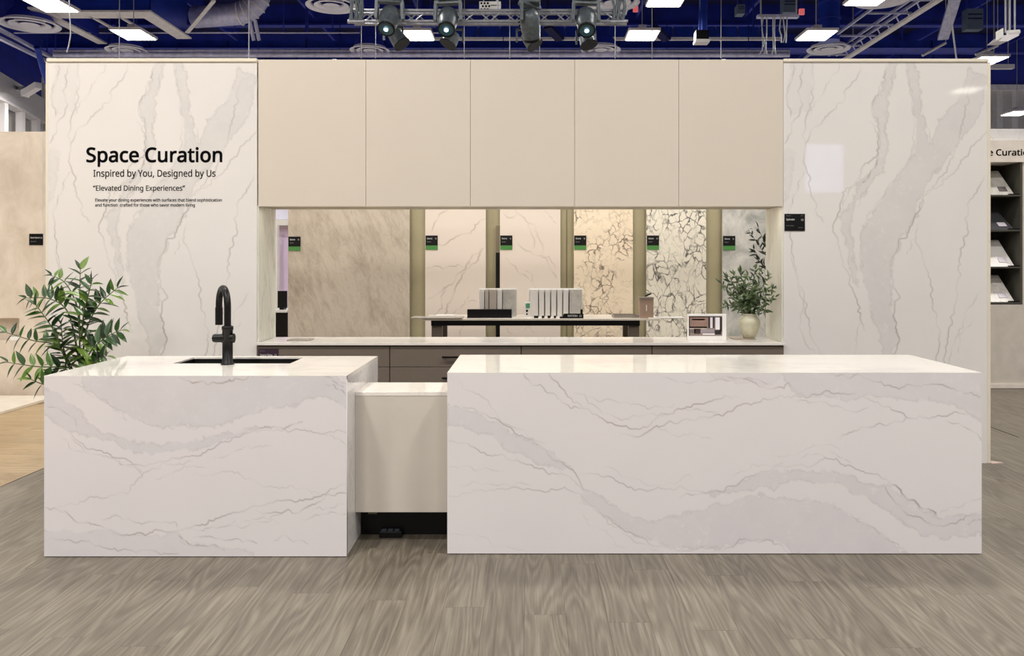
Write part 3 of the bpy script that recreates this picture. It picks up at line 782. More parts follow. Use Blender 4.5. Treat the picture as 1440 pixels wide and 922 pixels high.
s2 = [(H_(q), w_, s_, .4) for q, w_, s_ in [('40,440 110,420 200,420 300,430', .9, .7), ('70,210 110,120 160,60 200,20', 1.1, .7), ('20,320 130,275 200,250 290,205 360,180 395,125 435,110', 1.1, .8),
   ('425,300 390,380 310,440 280,500 240,560 220,620 180,700 165,755 150,900', 1.3, .85), ('425,310 350,360 310,430 240,490 190,550 150,590 60,640', 1.1, .7), ('190,550 145,620 150,680 100,750 90,850', 1, .6),
   ('395,660 310,670 270,700 220,750', .9, .5), ('300,800 270,850 260,950', .9, .5), ('300,430 330,400 350,345', .9, .6), ('330,600 310,640 300,680', .8, .4)]]
s3 = [(H_(q), w_, s_, .3) for q, w_, s_ in [('560,55 620,100 660,75 720,130 740,200 755,300', 1.1, .5), ('660,75 640,60 630,30', .9, .4), ('650,250 700,310 780,350 840,370 880,450 910,500', 1.1, .55),
   ('720,130 760,140 790,230 810,330 870,380 915,440', 1.1, .5), ('570,370 640,430 700,480 740,520', 1, .6), ('700,450 750,480 770,560 790,640', .9, .45), ('830,55 880,100 910,140', .9, .45), ('690,845 720,820 760,860', .9, .4), ('580,830 610,870', .9, .5)]]
M_sl = marble('slab_cream', lin((222, 209, 197)), lin((211, 201, 190)), lin((178, 163, 148)), .15)
zt, zb = 2.6, .35
def py_of(z, Y): return VY+(HC-z)*F/Y
names = [(405, 576, 'tall brown-grey streaked stone slab on the display wall, leftmost', brown_stone()),
 (598, 683, 'cream marble slab with bold grey diagonal veins on the display wall', None),
 (703, 788, 'cream marble slab with faint thin veins behind the sample boards', None),
 (807, 890, 'warm cream slab with brown squiggle veins on the display wall', squiggle('squiggle_cream', lin((236, 220, 196)), lin((230, 211, 184)), lin((104, 86, 74)), (1, 1, .8), .43)),
 (909, 993, 'pale slab with dense dark squiggle veins behind the framed photo card', squiggle('squiggle_dark', lin((232, 225, 208)), lin((226, 218, 203)), lin((70, 66, 64)), (1, 1, .65), .37)),
 (1016, 1130, 'cloudy light grey stone slab behind the olive branches, rightmost', cloudy('cloudy_grey', lin((150, 150, 144)), lin((192, 189, 183)), lin((216, 212, 204)), 5))]
for i, (a, b, lb, m) in enumerate(names):
    xa, xb = Xp(a, YS), Xp(b, YS)
    if m is None:
        RV = paint(a, b, py_of(zt, YS), py_of(zb, YS), 96, 320, [], s2 if i == 1 else s3)
        o = grid_panel('stone_slab', xa, xb, zt, zb, YS, .03, RV, M_sl, None)
    else:
        o = Bx(xa, xb, YS, YS+.03, zb, zt).build('stone_slab', m, None, .002)
    tag(o, lb, 'stone slab', 'stone slabs on the display wall')
    # rail that carries the slab
    Bx(xa, xb, YS-.02, YS+.079, zb-.03, zb).build('ledge', M_olive, bw)
for px, w_, where in ((405.5, 17, 'brown-grey slab'), (598.5, 17, 'bold-veined cream slab'), (703.5, 17, 'faintly veined cream slab'), (807.5, 17, 'brown squiggle slab'), (909.8, 17, 'dense dark squiggle slab'), (1017, 17, 'cloudy grey slab')):
    y0 = 332.5 if px < 500 else (331 if px < 1000 else 331.5)
    plate(px, px+w_, y0, y0+20, YS-.0005, 'small black label with green strip on the '+where, small, True, grp='black and green slab labels')
# wall-wash light over the slabs
ww = thing('wall_washer', (0, 8.2, 3.05), 'long slim wall-wash light bar above the stone slabs', 'light')
Bx(-2.6, 3.4, 8.16, 8.24, 3.0, 3.05).build('housing', M_white, ww)
MB().bar((-2, 8.24, 3.03), (-2, 9.2, 2.97), .03).bar((3, 8.24, 3.03), (3, 9.2, 2.97), .03).parts('arm', M_white, ww)
area('washer_light', (.4, 8.2, 2.99), 6, 23, (1, .96, .92), rot=(math.radians(28), 0, 0), sy=.08)

pd = thing('aisle_fill_bar', (0, 7.0, 3.0), 'unseen slim white light bar added over the aisle to brighten the sample racks', 'light')  # out-of-sight bar added to brighten the sample racks and table
Bx(-2.2, 2.2, 6.96, 7.04, 3.0, 3.04).build('housing', M_white, pd)
for x in (-1.5, 1.5): Bx(x-.015, x+.015, 6.3, 6.96, 3.01, 3.03).build('arm', M_white, pd)
for x in (-1.5, 1.5): Bx(x-.015, x+.015, 6.3, 6.33, 2.95, 3.01).build('foot', M_white, pd)
area('aisle_fill_light', (0, 7.0, 2.995), 4.2, 42, (1, .96, .92), rot=(math.radians(22), 0, 0), sy=.07)
# table
TY0, TY1 = 7.9, 8.5
tb = thing('display_table', (0, 8.2, 0), 'white-topped display table with black rail and taupe legs behind the counter', 'table')
tz = .917
M_wtop = plain('table_white', (236, 228, 216), .25, var=.02)
Bx(Xp(594, TY0), Xp(930, TY0), TY0, TY1, tz-.018, tz).build('tabletop', M_wtop, tb, .002)
Bx(Xp(606, TY0), Xp(900, TY0), TY0+.01, TY0+.05, tz-.068, tz-.0185).build('rail', M_black, tb)
for pa, pb in ((606, 621), (885, 900)):
    for yy in (TY0+.012, TY1-.12):
        Bx(Xp(pa, TY0), Xp(pb, TY0), yy+.04, yy+.1, 0, tz-.0185).build('leg', M_taupe, tb)
def on(px0, px1, py0, Y, D, name, label, mat, cat, base=None, bev=.001, grp=None):
    z0 = tz if base is None else base
    o = Bx(Xp(px0, Y), Xp(px1, Y), Y, Y+D, z0, Zp(py0, Y)).build(name, mat, None, bev)
    return tag(o, label, cat, grp)
bd = Bx(Xp(577, 7.88), Xp(650, 7.88), 7.88, 8.12, tz, tz+.012).build('sample_board', M_greyboard, None, .002)
tag(bd, 'thin grey sample board overhanging the left end of the display table', 'sample board')
bd = Bx(Xp(612, 8.2), Xp(640, 8.2), 8.2, 8.4, tz, tz+.01).build('sample_board', M_white, None, .002)
tag(bd, 'thin white sample board flat on the display table behind the grey one', 'sample board')
bd = Bx(Xp(912, 7.92), Xp(963, 7.92), 7.92, 8.1, tz, tz+.008).build('sample_board', M_white, None, .001)
tag(bd, 'thin pale board overhanging the right end of the display table', 'sample board')
# left sample rack
def rack(px0, px1, py0, Y, label, cols, feet):
    t = thing('sample_rack', P((px0+px1)/2, 447, Y), label, 'sample rack')
    t.location.z = tz; LOC[t.name] = Vector(t.location)
    Bx(Xp(px0, Y+.1), Xp(px1, Y+.1), Y+.09, Y+.1, tz, Zp(py0, Y+.1)).build('back_board', M_white, t)
    for a, b, m in cols:
        Bx(Xp(a, Y), Xp(b, Y), Y+random.uniform(0, .015), Y+.088, tz+.008, Zp(py0+2, Y)).build('stone_sample', m, t, .002)
    Bx(Xp(px0, Y), Xp(px1, Y), Y-.005, Y+.088, tz, tz+.0075).build('base', M_white, t)
    return t
M_s1 = plain('sample_white', (232, 228, 224), .3, var=.03); M_s2 = cloudy('sample_grey', lin((178, 174, 168)), lin((196, 193, 186)), lin((212, 209, 202)), 14)
M_s3 = plain('sample_taupe', (196, 186, 176), .3, var=.05)
M_s4 = plain('rim_taupe', (150, 140, 132), .4)  # darker taupe of the tray rim and box lid
rk = rack(674, 727, 405, 8.12, 'left sample rack of white and grey stone strips behind a black box', [(675, 681, M_s1), (682, 687, M_s3), (688, 698.5, M_s3), (699.5, 706, M_s1), (707, 726, M_s2)], False)
on(657, 719.5, 435, 8.0, .09, 'black_box', 'long low black box in front of the left sample rack', M_black, 'box')
bt = thing('sanitizer_pack', P(741, 446, 8.05), 'small white box with a green square and black dots on the display table', 'box')
bt.location.z = tz; LOC[bt.name] = Vector(bt.location)
Bx(Xp(737.5, 8.05), Xp(746, 8.05), 8.05, 8.1, tz, Zp(425, 8.05)).build('body', M_white, bt)
Bx(Xp(739.5, 8.05), Xp(745, 8.05), 8.047, 8.05, Zp(433, 8.05), Zp(426.5, 8.05)).build('green_square', plain('mint', (80, 150, 116), .5), bt)
for py, r in ((437, .011), (441.5, .008)):
    MB().lathe([(0, 0), (r, 0), (r, .003), (0, .003)], P(741, py, 8.045), 16, Matrix.Rotation(-math.pi/2, 3, 'X')).build('dot', M_ink, bt)
xs = [745, 757.5, 766, 774.5, 783, 791.5, 800]
cols = [(xs[i]+.6, xs[i+1]-.9, M_s1) for i in range(6)]+[(801, 818.5, M_s2)]
rack(743.5, 819, 405, 8.12, 'right sample rack of six white stone strips and a grey one', cols, True)
for k, (a, b) in enumerate(((751, 757), (762, 765.5), (770, 774), (779, 782))):
    on(a, b, 444, 7.98, .05, 'black_clip', ('widest black clip, leftmost at the foot of the right sample rack', 'second black clip from the left before the right sample rack', 'third black clip from the left before the right sample rack', 'small black clip nearest the black name block')[k], M_black, 'clip', grp='black clips before the right rack')
nb = thing('name_block', P(803, 447, 7.95), 'black stepped name block with white letters before the right sample rack', 'sign')
nb.location.z = tz; LOC[nb.name] = Vector(nb.location)
z = lambda p: Zp(p, 7.95)
MB().prism([(Xp(787, 7.95), tz), (Xp(820.5, 7.95), tz), (Xp(820.5, 7.95), z(441)), (Xp(819.5, 7.95), z(441)), (Xp(819.5, 7.95), z(435)), (Xp(816.5, 7.95), z(435)), (Xp(816.5, 7.95), z(441)), (Xp(793.5, 7.95), z(441)), (Xp(791, 7.95), z(445)), (Xp(787, 7.95), z(445.5))], 'y', 7.95, 8.0).build('block', M_black, nb)
text_mesh('VIATERA', 'print', M_txt, Xp(798, 7.95), Xp(812.5, 7.95), z(445.2), 2.6/F*7.95, 7.9485, nb, .01, depth=.001)
text_mesh('■', 'print', M_txt, Xp(815, 7.95), Xp(817.5, 7.95), z(445.2), 2.6/F*7.95, 7.9485, nb, .01, depth=.001)
tr = thing('tray', P(881, 447, 8.0), 'shallow grey tray with dark rim beside the taupe box', 'tray'); tr.location.z = tz; LOC[tr.name] = Vector(tr.location)
Bx(Xp(863, 7.98), Xp(899, 7.98), 7.98, 8.2, tz, tz+.008).build('base', M_greyboard, tr)
q = MB(); a, b = Xp(863, 7.98), Xp(899, 7.98)
q.box(a, b, 7.98, 7.985, tz+.008, tz+.026); q.box(a, b, 8.195, 8.2, tz+.008, tz+.03); q.box(a, a+.005, 7.985, 8.195, tz+.008, tz+.028); q.box(b-.005, b, 7.985, 8.195, tz+.008, tz+.028)
q.build('rim', M_s4, tr)
bx = thing('gift_box', P(909, 447, 7.94), 'upright taupe box with a white mark at the right end of the table', 'box'); bx.location.z = tz; LOC[bx.name] = Vector(bx.location)
Mt = plain('box_taupe', (178, 152, 134), .5)
Bx(Xp(899.5, 7.94), Xp(919, 7.94), 7.94, 8.04, tz, Zp(420.5, 7.94)).build('body', Mt, bx, .002)
Bx(Xp(899, 7.94), Xp(919.5, 7.94), 7.935, 8.045, Zp(420.3, 7.94), Zp(417.8, 7.94)).build('lid', M_s4, bx)
Bx(Xp(908.5, 7.94), Xp(909.8, 7.94), 7.938, 7.94, Zp(437, 7.94), Zp(428.5, 7.94)).build('white_mark', M_white, bx)
pn = MB().tube([P(907.5, 416.2, 7.99), P(915.5, 412.6, 7.96)], .008, 10).build('marker_pen', M_black); tag(pn, 'black pen lying tilted on top of the taupe box', 'pen')
pn2 = pn

# items on the counter
CZ = .883
gt = Bx(Xp(405, 6.1), Xp(437, 6.1), 6.06, 6.2, CZ, CZ+.008).build('sample_tile', plain('tile_greige', (150, 142, 132), .3), None, .003)
tag(gt, 'small flat grey-beige tile lying on the counter at left', 'tile')
# plate on drawer
plate(363, 391.5, 490.3, 508, 5.9505, 'dark purple label plate on the leftmost taupe drawer', [('Quartz', .07, .34, .80, .07, M_txtdim), ('Space Tone', .1, .7, .42, .17, M_txt), ('■', .82, .9, .42, .15, M_txt)], mat=M_purple, th=.004)
# photo card
pc = thing('photo_card', P(995, 474, 6.16), 'white framed card with a brown interior photo standing on the counter', 'picture'); pc.location.z = CZ; LOC[pc.name] = Vector(pc.location)
YP = 6.14
Bx(Xp(967.5, YP), Xp(1021.5, YP), YP, YP+.035, CZ, Zp(441.5, YP)).build('frame', M_white, pc, .002)
def cardpart(nm_, px0, px1, py0, py1, rgb, d=.002):
    Bx(Xp(px0, YP), Xp(px1, YP), YP-d, YP, Zp(py1, YP), Zp(py0, YP)).build(nm_, plain('print_'+str(len(bpy.data.materials)), rgb, .35), pc)
cardpart('photo', 968.7, 1015.5, 444.3, 472, (150, 134, 130))
for a in [(969, 996, 445, 461, (150, 122, 112)), (969.5, 994, 459, 462.5, (196, 180, 170)), (973, 991, 448, 450, (215, 205, 205)), (996, 998.5, 446, 461, (50, 40, 42)), (998.5, 1002, 446, 461, (225, 220, 225)), (1002, 1004.5, 446, 461, (48, 40, 44)),
          (1006, 1012, 446, 463, (235, 232, 236)), (1012, 1015.4, 446, 466, (60, 44, 46)), (969, 1015, 444.4, 446, (70, 58, 60)), (970, 978, 463, 468, (120, 108, 106)), (976, 985, 462, 469, (66, 50, 50)), (1005, 1014, 464, 470, (44, 40, 44)),
          (985, 1004, 463, 467, (160, 150, 156)), (988, 1005, 468.6, 470.5, (235, 232, 235)), (969, 970, 446, 472, (60, 46, 48))]:
    cardpart('print_area', a[0], a[1], a[2], a[3], a[4], .0032)
Bx(Xp(1021.5, YP), Xp(1022.3, YP), YP+.002, YP+.034, CZ, Zp(442, YP)).build('side', M_greyboard, pc)
# saucer board + vase
VY0 = 6.235
sb = Bx(Xp(1032.5, 6.15), Xp(1063.5, 6.15), 6.15, 6.36, CZ, CZ+.007).build('board', plain('board_taupe', (150, 136, 120), .5), None, .002)
tag(sb, 'small taupe board under the ceramic vase on the counter', 'board')
va = thing('vase', (Xp(1054, VY0), VY0, CZ+.007), 'round beige-green glazed ceramic vase on the counter', 'vase')
vc = (Xp(1054, VY0), VY0, CZ+.007)
n_ = N('vase_glaze'); co = n_.coord()
M_vase = n_.fin(n_.mix(n_.ramp(n_.noise(co, 9, 5, .6), [(.4, G(0)), (.65, G(.8))]), lin((200, 196, 172)), lin((176, 170, 144))), .35)
s_ = .181
prof = [(0, 0), (.042, 0), (.047, .004), (.06, .035), (.075, .08), (.081, .115), (.076, .145), (.06, .162), (.052, .168), (.053, .176), (.0585, .182), (.057, .186), (.05, .183), (.046, .17), (.06, .12), (.05, .03), (0, .02)]
MB().lathe(prof, vc, 40).build('pot', M_vase, va)
# ---------------------------------------------------------- leaves
def leaf_mat(name, c1, c2, c3):
    n = N(name); oi = n.n('ShaderNodeObjectInfo')
    c = n.ramp(oi.outputs['Random'], [(0, lin(c1)), (.6, lin(c2)), (1, lin(c3))])
    f = n.noise(n.coord(), 30, 3)
    return n.fin(n.mix(1, c, n.ramp(f, [(.3, G(.85)), (.7, G(1.1))]), 'MULTIPLY'), .32)
M_leaf = leaf_mat('zz_leaf', (24, 46, 20), (48, 84, 32), (112, 142, 56))
M_leafo = leaf_mat('olive_leaf', (36, 50, 30), (72, 92, 56), (112, 126, 88))
M_stem = plain('green_stem', (74, 90, 44), .5); M_twig = plain('twig', (70, 62, 46), .6)
def leaf_mesh(name, L, W, m, curl=.12):
    vs = []; fs = []; n = 5
    for i in range(n+1):
        t = i/n; wd = W/2*math.sin(math.pi*min(1, t*.92+.08)**.8)*(1 if t < 1 else 0); z = -curl*L*t*t
        if i == 0: wd = W*.06
        vs += [(-wd, L*t, z+wd*.35), (0, L*t, z), (wd, L*t, z+wd*.35)]
    for i in range(n):
        a = i*3; fs += [(a, a+1, a+4, a+3), (a+1, a+2, a+5, a+4)]
    me = bpy.data.meshes.new(name); me.from_pydata(vs, [], fs); me.materials.append(m)
    me.polygons.foreach_set('use_smooth', [True]*len(fs)); return me
def put_leaf(me, parent, root, pos, d, nrm, s=1, name='leaf'):
    o = bpy.data.objects.new(name, me); COL.objects.link(o); o.parent = parent
    y = Vector(d).normalized(); z = (Vector(nrm)-y*Vector(nrm).dot(y)).normalized(); x = y.cross(z)
    M = Matrix((x, y, z)).transposed()
    o.rotation_mode = 'QUATERNION'; o.rotation_quaternion = M.to_quaternion()
    o.location = Vector(pos)-LOC[root.name]; o.scale = (s, s, s)
    return o
def curve_pts(ctrl, n):
    c = [Vector(p) for p in ctrl]; out = []
    for i in range(n+1):
        t = i/n*(len(c)-1); k = min(int(t), len(c)-2); u = t-k
        p0 = c[max(k-1, 0)]; p1 = c[k]; p2 = c[k+1]; p3 = c[min(k+2, len(c)-1)]
        out.append(.5*((2*p1)+(p2-p0)*u+(2*p0-5*p1+4*p2-p3)*u*u+(3*p1-p0-3*p2+p3)*u**3))
    return out
# zz plant
YZ = 5.22
zz = thing('potted_plant', (Xp(113, YZ), YZ, 0), 'leafy glossy green potted plant beside the shorter island, before the lettered wall', 'plant')
px_ = Xp(113, YZ)
MB().lathe([(0, 0), (.12, 0), (.13, .01), (.17, .70), (.175, .72), (.165, .72), (.155, .66), (0, .66)], (px_, YZ, 0), 32).build('planter', M_white, zz)
MB().lathe([(0, .675), (.158, .67)], (px_, YZ, 0), 24).build('soil', plain('soil', (50, 40, 30), .9), zz)
LM = leaf_mesh('zz_leaf',   .138, .052, M_leaf)
R = random.Random(3)
stems = [ # control px, depth offset, leaf start fraction, count pairs, size
 ([(113, 535), (112, 480), (112, 430), (113, 376)], 0, .12, 13, .95),
 ([(108, 535), (92, 505), (74, 462), (50, 428)], -.12, .22, 11, .95),
 ([(106, 535), (90, 518), (50, 515), (10, 509)], -.20, .3, 7, .85),
 ([(106, 530), (84, 488), (44, 478), (8, 467)], .05, .4, 6, .8),
 ([(110, 500), (96, 440), (70, 420), (36, 419)], .12, .4, 7, .85),
 ([(116, 530), (120, 470), (138, 430), (166, 404)], .08, .35, 8, .9),
 ([(118, 535), (124, 500), (146, 476), (170, 464)], -.08, .22, 8, .95),
 ([(112, 470), (108, 430), (92, 398), (72, 387)], .1, .5, 5, .7),
 ([(104, 530), (84, 530), (64, 540), (43, 533)], -.22, .35, 5, .75),
 ([(116, 535), (128, 515), (140, 505), (150, 500)], -.14, .2, 6, .85),
 ([(104, 535), (92, 500), (88, 480), (86, 455)], -.05, .2, 7, .9),
 ([(114, 480), (118, 440), (124, 415), (130, 392)], -.1, .3, 6, .75),
]
for ctrl, dy, f0, cnt, s in stems:
    cnt = int(cnt*1.28)
    c = [P(a, b, YZ+dy*(i/3)) for i, (a, b) in enumerate(ctrl)]
    pts = curve_pts(c, 24)
    st = MB().tube(pts, [.0065-.0045*i/24 for i in range(25)], 7).build('stem', M_stem, zz)
    for k in range(cnt):
        f = f0+(1-f0)*k/(cnt-1)*.97; ix = min(int(f*24), 23)
        p = pts[ix].lerp(pts[ix+1], f*24-ix); tn = (pts[ix+1]-pts[ix]).normalized()
        side = tn.cross(Vector((0, -1, 0.25))).normalized()
        for sg in (-1, 1):
            ang = math.radians(R.uniform(55, 76) if k < cnt-1 else 25)
            d = tn*math.cos(ang)+side*sg*math.sin(ang)+Vector((0, R.uniform(-.35, .35), R.uniform(-.1, .15)))
            nr = Vector((R.uniform(-.5, .5), R.uniform(-.55, -.05), 1.0))
            put_leaf(LM, st, zz, p, d, nr, s*R.uniform(.8, 1.1)*(1-.3*(k/(cnt-1))**3))
# vase foliage
LO = leaf_mesh('olive_leaf', .058, .018, M_leafo, .1)
R = random.Random(11)
base = Vector((vc[0], vc[1], CZ+.185))
tips = [(1011, 396), (1020, 388), (1030, 384), (1040, 380), (1052, 386), (1062, 378), (1072, 382), (1082, 388), (1088, 405), (1085, 420), (1024, 415), (1020, 428), (1034, 432), (1076, 436), (1045, 400), (1065, 404), (1036, 408), (1054, 416), (1064, 424)]
for k, (a, b) in enumerate(tips):
    dyy = R.uniform(-.13, .10)
    if a > 1076: dyy = R.uniform(-.32, -.25)
    tip = P(a, b, VY0+dyy); mid = base.lerp(tip, .5)+Vector((0, 0, .03))
    pts = curve_pts([base-Vector((0, 0, .06)), base+Vector(((tip.x-base.x)*.15, 0, .03)), mid, tip], 14)
    st = MB().tube(pts, [.0028-.0018*i/14 for i in range(15)], 5).build('branch', M_twig, va)
    cnt = 15
    for j in range(cnt):
        f = .3+.7*j/(cnt-1)*.98; ix = min(int(f*14), 13); p = pts[ix].lerp(pts[ix+1], f*14-ix); tn = (pts[ix+1]-pts[ix]).normalized()
        rd = Vector((R.uniform(-1, 1), R.uniform(-.8, .8), R.uniform(-.6, 1))).normalized()
        put_leaf(LO, st, va, p, tn*.7+rd, Vector((R.uniform(-1, 1), -1, R.uniform(0, 1))), R.uniform(.7, 1.15))
fil = MB(); Rf = random.Random(21)
for q_ in list(va.children):
    if not q_.name.startswith('branch'): continue
    lv = [c for c in q_.children]
    for c in lv:
        for rep in range(2):
            if Rf.random() < .25: continue
            p = Vector(c.location)+LOC[va.name]+Vector((Rf.uniform(-.022, .022), Rf.uniform(-.03, .03), Rf.uniform(-.02, .02)))
            d = Vector((Rf.uniform(-1, 1), Rf.uniform(-.8, .8), Rf.uniform(-.5, 1))).normalized()
            n3 = Vector((Rf.uniform(-1, 1), -1, Rf.uniform(-.2, 1))); n3 = (n3-d*n3.dot(d)).normalized(); x3 = d.cross(n3)
            L_ = Rf.uniform(.032, .055); W_ = L_*.15
            fil.add([p, p+d*L_*.35+x3*W_, p+d*L_, p+d*L_*.35-x3*W_, p+d*L_*.7+x3*W_*.8, p+d*L_*.7-x3*W_*.8], [(0, 1, 4, 2, 5, 3)])
fo = fil.build('small_leaves', M_leafo, va, recalc=False); fo['kind'] = 'stuff'
# olive tree beyond
YO = 7.25
ot = thing('potted_tree', (2.22, YO, 0), 'slim olive tree half hidden by the right edge of the niche', 'plant')
MB().lathe([(0, 0), (.14, 0), (.17, .4), (.16, .4), (.15, .36), (0, .36)], (2.22, YO, 0), 28).build('planter', M_white, ot)
LT = leaf_mesh('tree_leaf', .075, .022, plain('dark_olive_leaf', (38, 48, 34), .4, var=.3), .1)
tr_pts = curve_pts([(2.22, YO, .36), (2.20, YO, .9), (2.16, YO, 1.4), (2.16, YO, 1.9)], 20)
MB().tube(tr_pts, [.012-.006*i/20 for i in range(21)], 8).build('trunk', M_twig, ot)
br = [((2.2, .75), (1074, 440), 3), ((2.2, .85), (1069, 432), 3), ((2.19, 1.0), (1064, 428), 6), ((2.17, 1.3), (1060, 350), 13), ((2.16, 1.45), (1052, 322), 13), ((2.16, 1.5), (1066, 320), 12), ((2.16, 1.6), (1078, 325), 12), ((2.17, 1.35), (1068, 368), 9), ((2.18, 1.1), (1076, 395), 9),
      ((2.16, 1.5), (1100, 330), 10), ((2.16, 1.4), (1108, 350), 10), ((2.16, 1.7), (1090, 300), 10), ((2.18, 1.2), (1104, 380), 9), ((2.17, 1.3), (1084, 350), 10)]
for (bx_, bz), (a, b), cnt in br:
    tip = P(a, b, YO+R.uniform(-.1, .1)); b0 = Vector((bx_, YO, bz))
    pts = curve_pts([b0, b0.lerp(tip, .5)+Vector((0, 0, -.01)), tip], 10)
    st = MB().tube(pts, [.004-.0025*i/10 for i in range(11)], 5).build('branch', M_twig, ot)
    for j in range(cnt):
        if cnt == 3: break
        f = .25+.75*j/(cnt-1)*.98; ix = min(int(f*10), 9); p = pts[ix].lerp(pts[ix+1], f*10-ix); tn = (pts[ix+1]-pts[ix]).normalized()
        rd = Vector((R.uniform(-1, 1), R.uniform(-.8, .8), R.uniform(-.6, 1))).normalized()
        put_leaf(LT, st, ot, p, tn*.6+rd, Vector((R.uniform(-1, 1), -1, R.uniform(0, 1))), R.uniform(.7, 1.1))

# left gap beyond the niche
lw = bpy.data.objects.new('wall_far_lilac', None); COL.objects.link(lw); tag(lw, kind='structure'); LOC['wall_far_lilac'] = Vector()
Bx(-6.2, -2.9, 13, 13.1, 0, 2.02).build('panel', M_lilac, lw)
Bx(-6.2, -2.9, 12.8, 13.1, 2.03, 2.12).build('header', M_white, lw)
Bx(-6.2, -2.9, 12.95, 13.1, 2.13, 3.0).build('upper_panel', plain('pale_lilac', (226, 224, 242), .5), lw)
Bx(Xp(386.5, 12.6), Xp(390, 12.6), 12.6, 12.7, 0, 2.02).build('post', M_white, lw)
bc = thing('media_cabinet', (-3.0, 9.6, 0), 'black cabinet with white top seen through the slit at the niche left', 'cabinet')
Bx(Xp(380, 9.5), Xp(404, 9.5), 9.5, 9.9, 0, Zp(439, 9.5)).build('carcass', M_black, bc)
Bx(Xp(380, 9.5)-.02, Xp(405.5, 9.5), 9.46, 9.92, Zp(439, 9.5), Zp(436, 9.5)).build('top', M_white, bc)
mo = thing('monitor', (-2.95, 9.65, Zp(436, 9.5)), 'small black screen standing on the black media cabinet', 'monitor')
zc = Zp(436, 9.5)
Bx(Xp(389.5, 9.6), Xp(402.5, 9.6), 9.62, 9.65, zc+.02, Zp(409, 9.6)).build('screen', M_blackp, mo, .003)
Bx(Xp(393, 9.6), Xp(399, 9.6), 9.6, 9.7, zc, zc+.022).build('stand', M_blackp, mo)

# ============================================================ LEFT NEIGHBOUR BOOTH
YN = 8.9
M_beige = cloudy('beige_stone', lin((204, 190, 172)), lin((216, 203, 187)), lin((226, 214, 199)), 4)
nl = bpy.data.objects.new('wall_neighbour_left', None); COL.objects.link(nl); tag(nl, kind='structure'); LOC['wall_neighbour_left'] = Vector()
xe = Xp(61.5, YN); ztn = Zp(185, YN); na = Xp(27, YN); nz1, nz0 = Zp(447, YN), Zp(478.5, YN)
Bx(-8.5, xe, YN, YN+.2, nz1, ztn).build('upper_stone', M_beige, nl)
Bx(-8.5, xe, YN, YN+.2, 0, nz0).build('lower_stone', M_beige, nl)
Bx(na, xe, YN, YN+.2, nz0, nz1).build('side_stone', M_beige, nl)
Bx(-8.5, na, YN+.14, YN+.2, nz0, nz1).build('niche_back', M_beige, nl)
Bx(xe, xe+.06, YN-.01, YN+.2, 0, ztn).build('edge_post', plain('edge_grey', (205, 196, 190), .5), nl)
plate(41, 60.5, 328.5, 344.5, YN-.0005, 'small black label plate on the beige stone wall at far left', [('Dune Quartz', .1, .78, .6, .12, M_txt), ('■', .84, .93, .58, .12, M_txt), ('Quartz', .12, .5, .28, .08, M_txtdim)])
sd = thing('small_box', (Xp(20, YN), YN, nz0), 'small white box on the ledge of the beige wall niche', 'box')
Bx(Xp(13.5, YN), Xp(27, YN), YN+.0, YN+.12, nz0, Zp(473, YN)).build('body', M_white, sd, .004)
Bx(Xp(13.5, YN)-.003, Xp(27, YN)+.003, YN+.0, YN+.12, Zp(473, YN), Zp(471.8, YN)).build('lid', M_greyboard, sd)
area('neighbour_light', (-6.4, 7.0, 3.6), 1.0, 15, (1, .9, .78), rot=(math.radians(30), 0, 0))
nf = thing('spotlight', (-6.4, 7.0, 3.62), 'square warm floodlight over the beige stone wall', 'light')
Bx(-6.9, -5.9, 6.7, 7.3, 3.63, 3.7).build('housing', M_black, nf)
MB().bar((-6.4, 7.0, 3.7), (-6.4, 7.0, 11), .02).build('drop_rod', M_wire, nf)

fx = thing('floodlight', (-3.5, 2.7, 5.2), 'warm floodlight added out of view to warm and brighten the lettered stone wall', 'light')  # unseen lamp added so the left wall reads warmer and brighter
MB().box(-3.7, -3.3, 2.5, 2.72, 5.22, 5.4).build('housing', M_black, fx)
MB().tube([(-3.5, 2.65, 5.4), (-3.5, 2.65, 10.99)], .012, 6).build('drop_rod', M_wire, fx)
area('wall_fill_light', (-3.5, 2.75, 5.18), .35, 30, (1, .93, .84), rot=(math.radians(45), 0, 0), spread=math.radians(100))
# ============================================================ RIGHT NEIGHBOUR BOOTH
YR = 9.5
nr = bpy.data.objects.new('wall_neighbour_right', None); COL.objects.link(nr); tag(nr, kind='structure'); LOC['wall_neighbour_right'] = Vector()
xa, xb = Xp(1350, YR), Xp(1560, YR)
sx0, sx1 = Xp(1366, YR), Xp(1438, YR)
z1_, z0_ = Zp(228, YR), Zp(428, YR)
M_wb = plain('booth_warm_white', (222, 212, 202), .5)
M_gb = plain('booth_greige', (196, 188, 178), .5)
Bx(xa, xb, YR, YR+.4, Zp(197, YR), Zp(181, YR)).build('marble_header', M_side, nr)
Bx(xa, xb, YR-.02, YR+.4, z1_, Zp(197, YR)-.001).build('header', M_wb, nr)
Bx(xa, xb, YR, YR+.4, 0, z0_).build('base_wall', M_gb, nr)
Bx(sx1+.0, xb, YR, YR+.4, z0_, z1_).build('side_wall', M_gb, nr)
Bx(xa, xb, YR-.03, YR, 0, .05).build('skirting', M_wb, nr)
t2 = text_mesh('Space Curation', 'lettering', M_ink, Xp(1359, YR), Xp(1452, YR), Zp(218.8, YR), 8.4/F*YR, YR-.0217, None, .022)
tag(t2, 'black heading Space Curation on the neighbouring booth at far right', 'lettering')
sh = thing('shelving_unit', ((sx0+sx1)/2, YR+.2, z0_), 'dark framed wall shelf with four bays of stone samples at far right', 'shelf')
M_frame = plain('shelf_frame', (70, 68, 60), .5)
Bx(sx0, sx0+.02, YR, YR+.38, z0_, z1_).build('side', M_frame, sh); Bx(sx1-.025, sx1, YR, YR+.38, z0_, z1_).build('side', M_frame, sh)
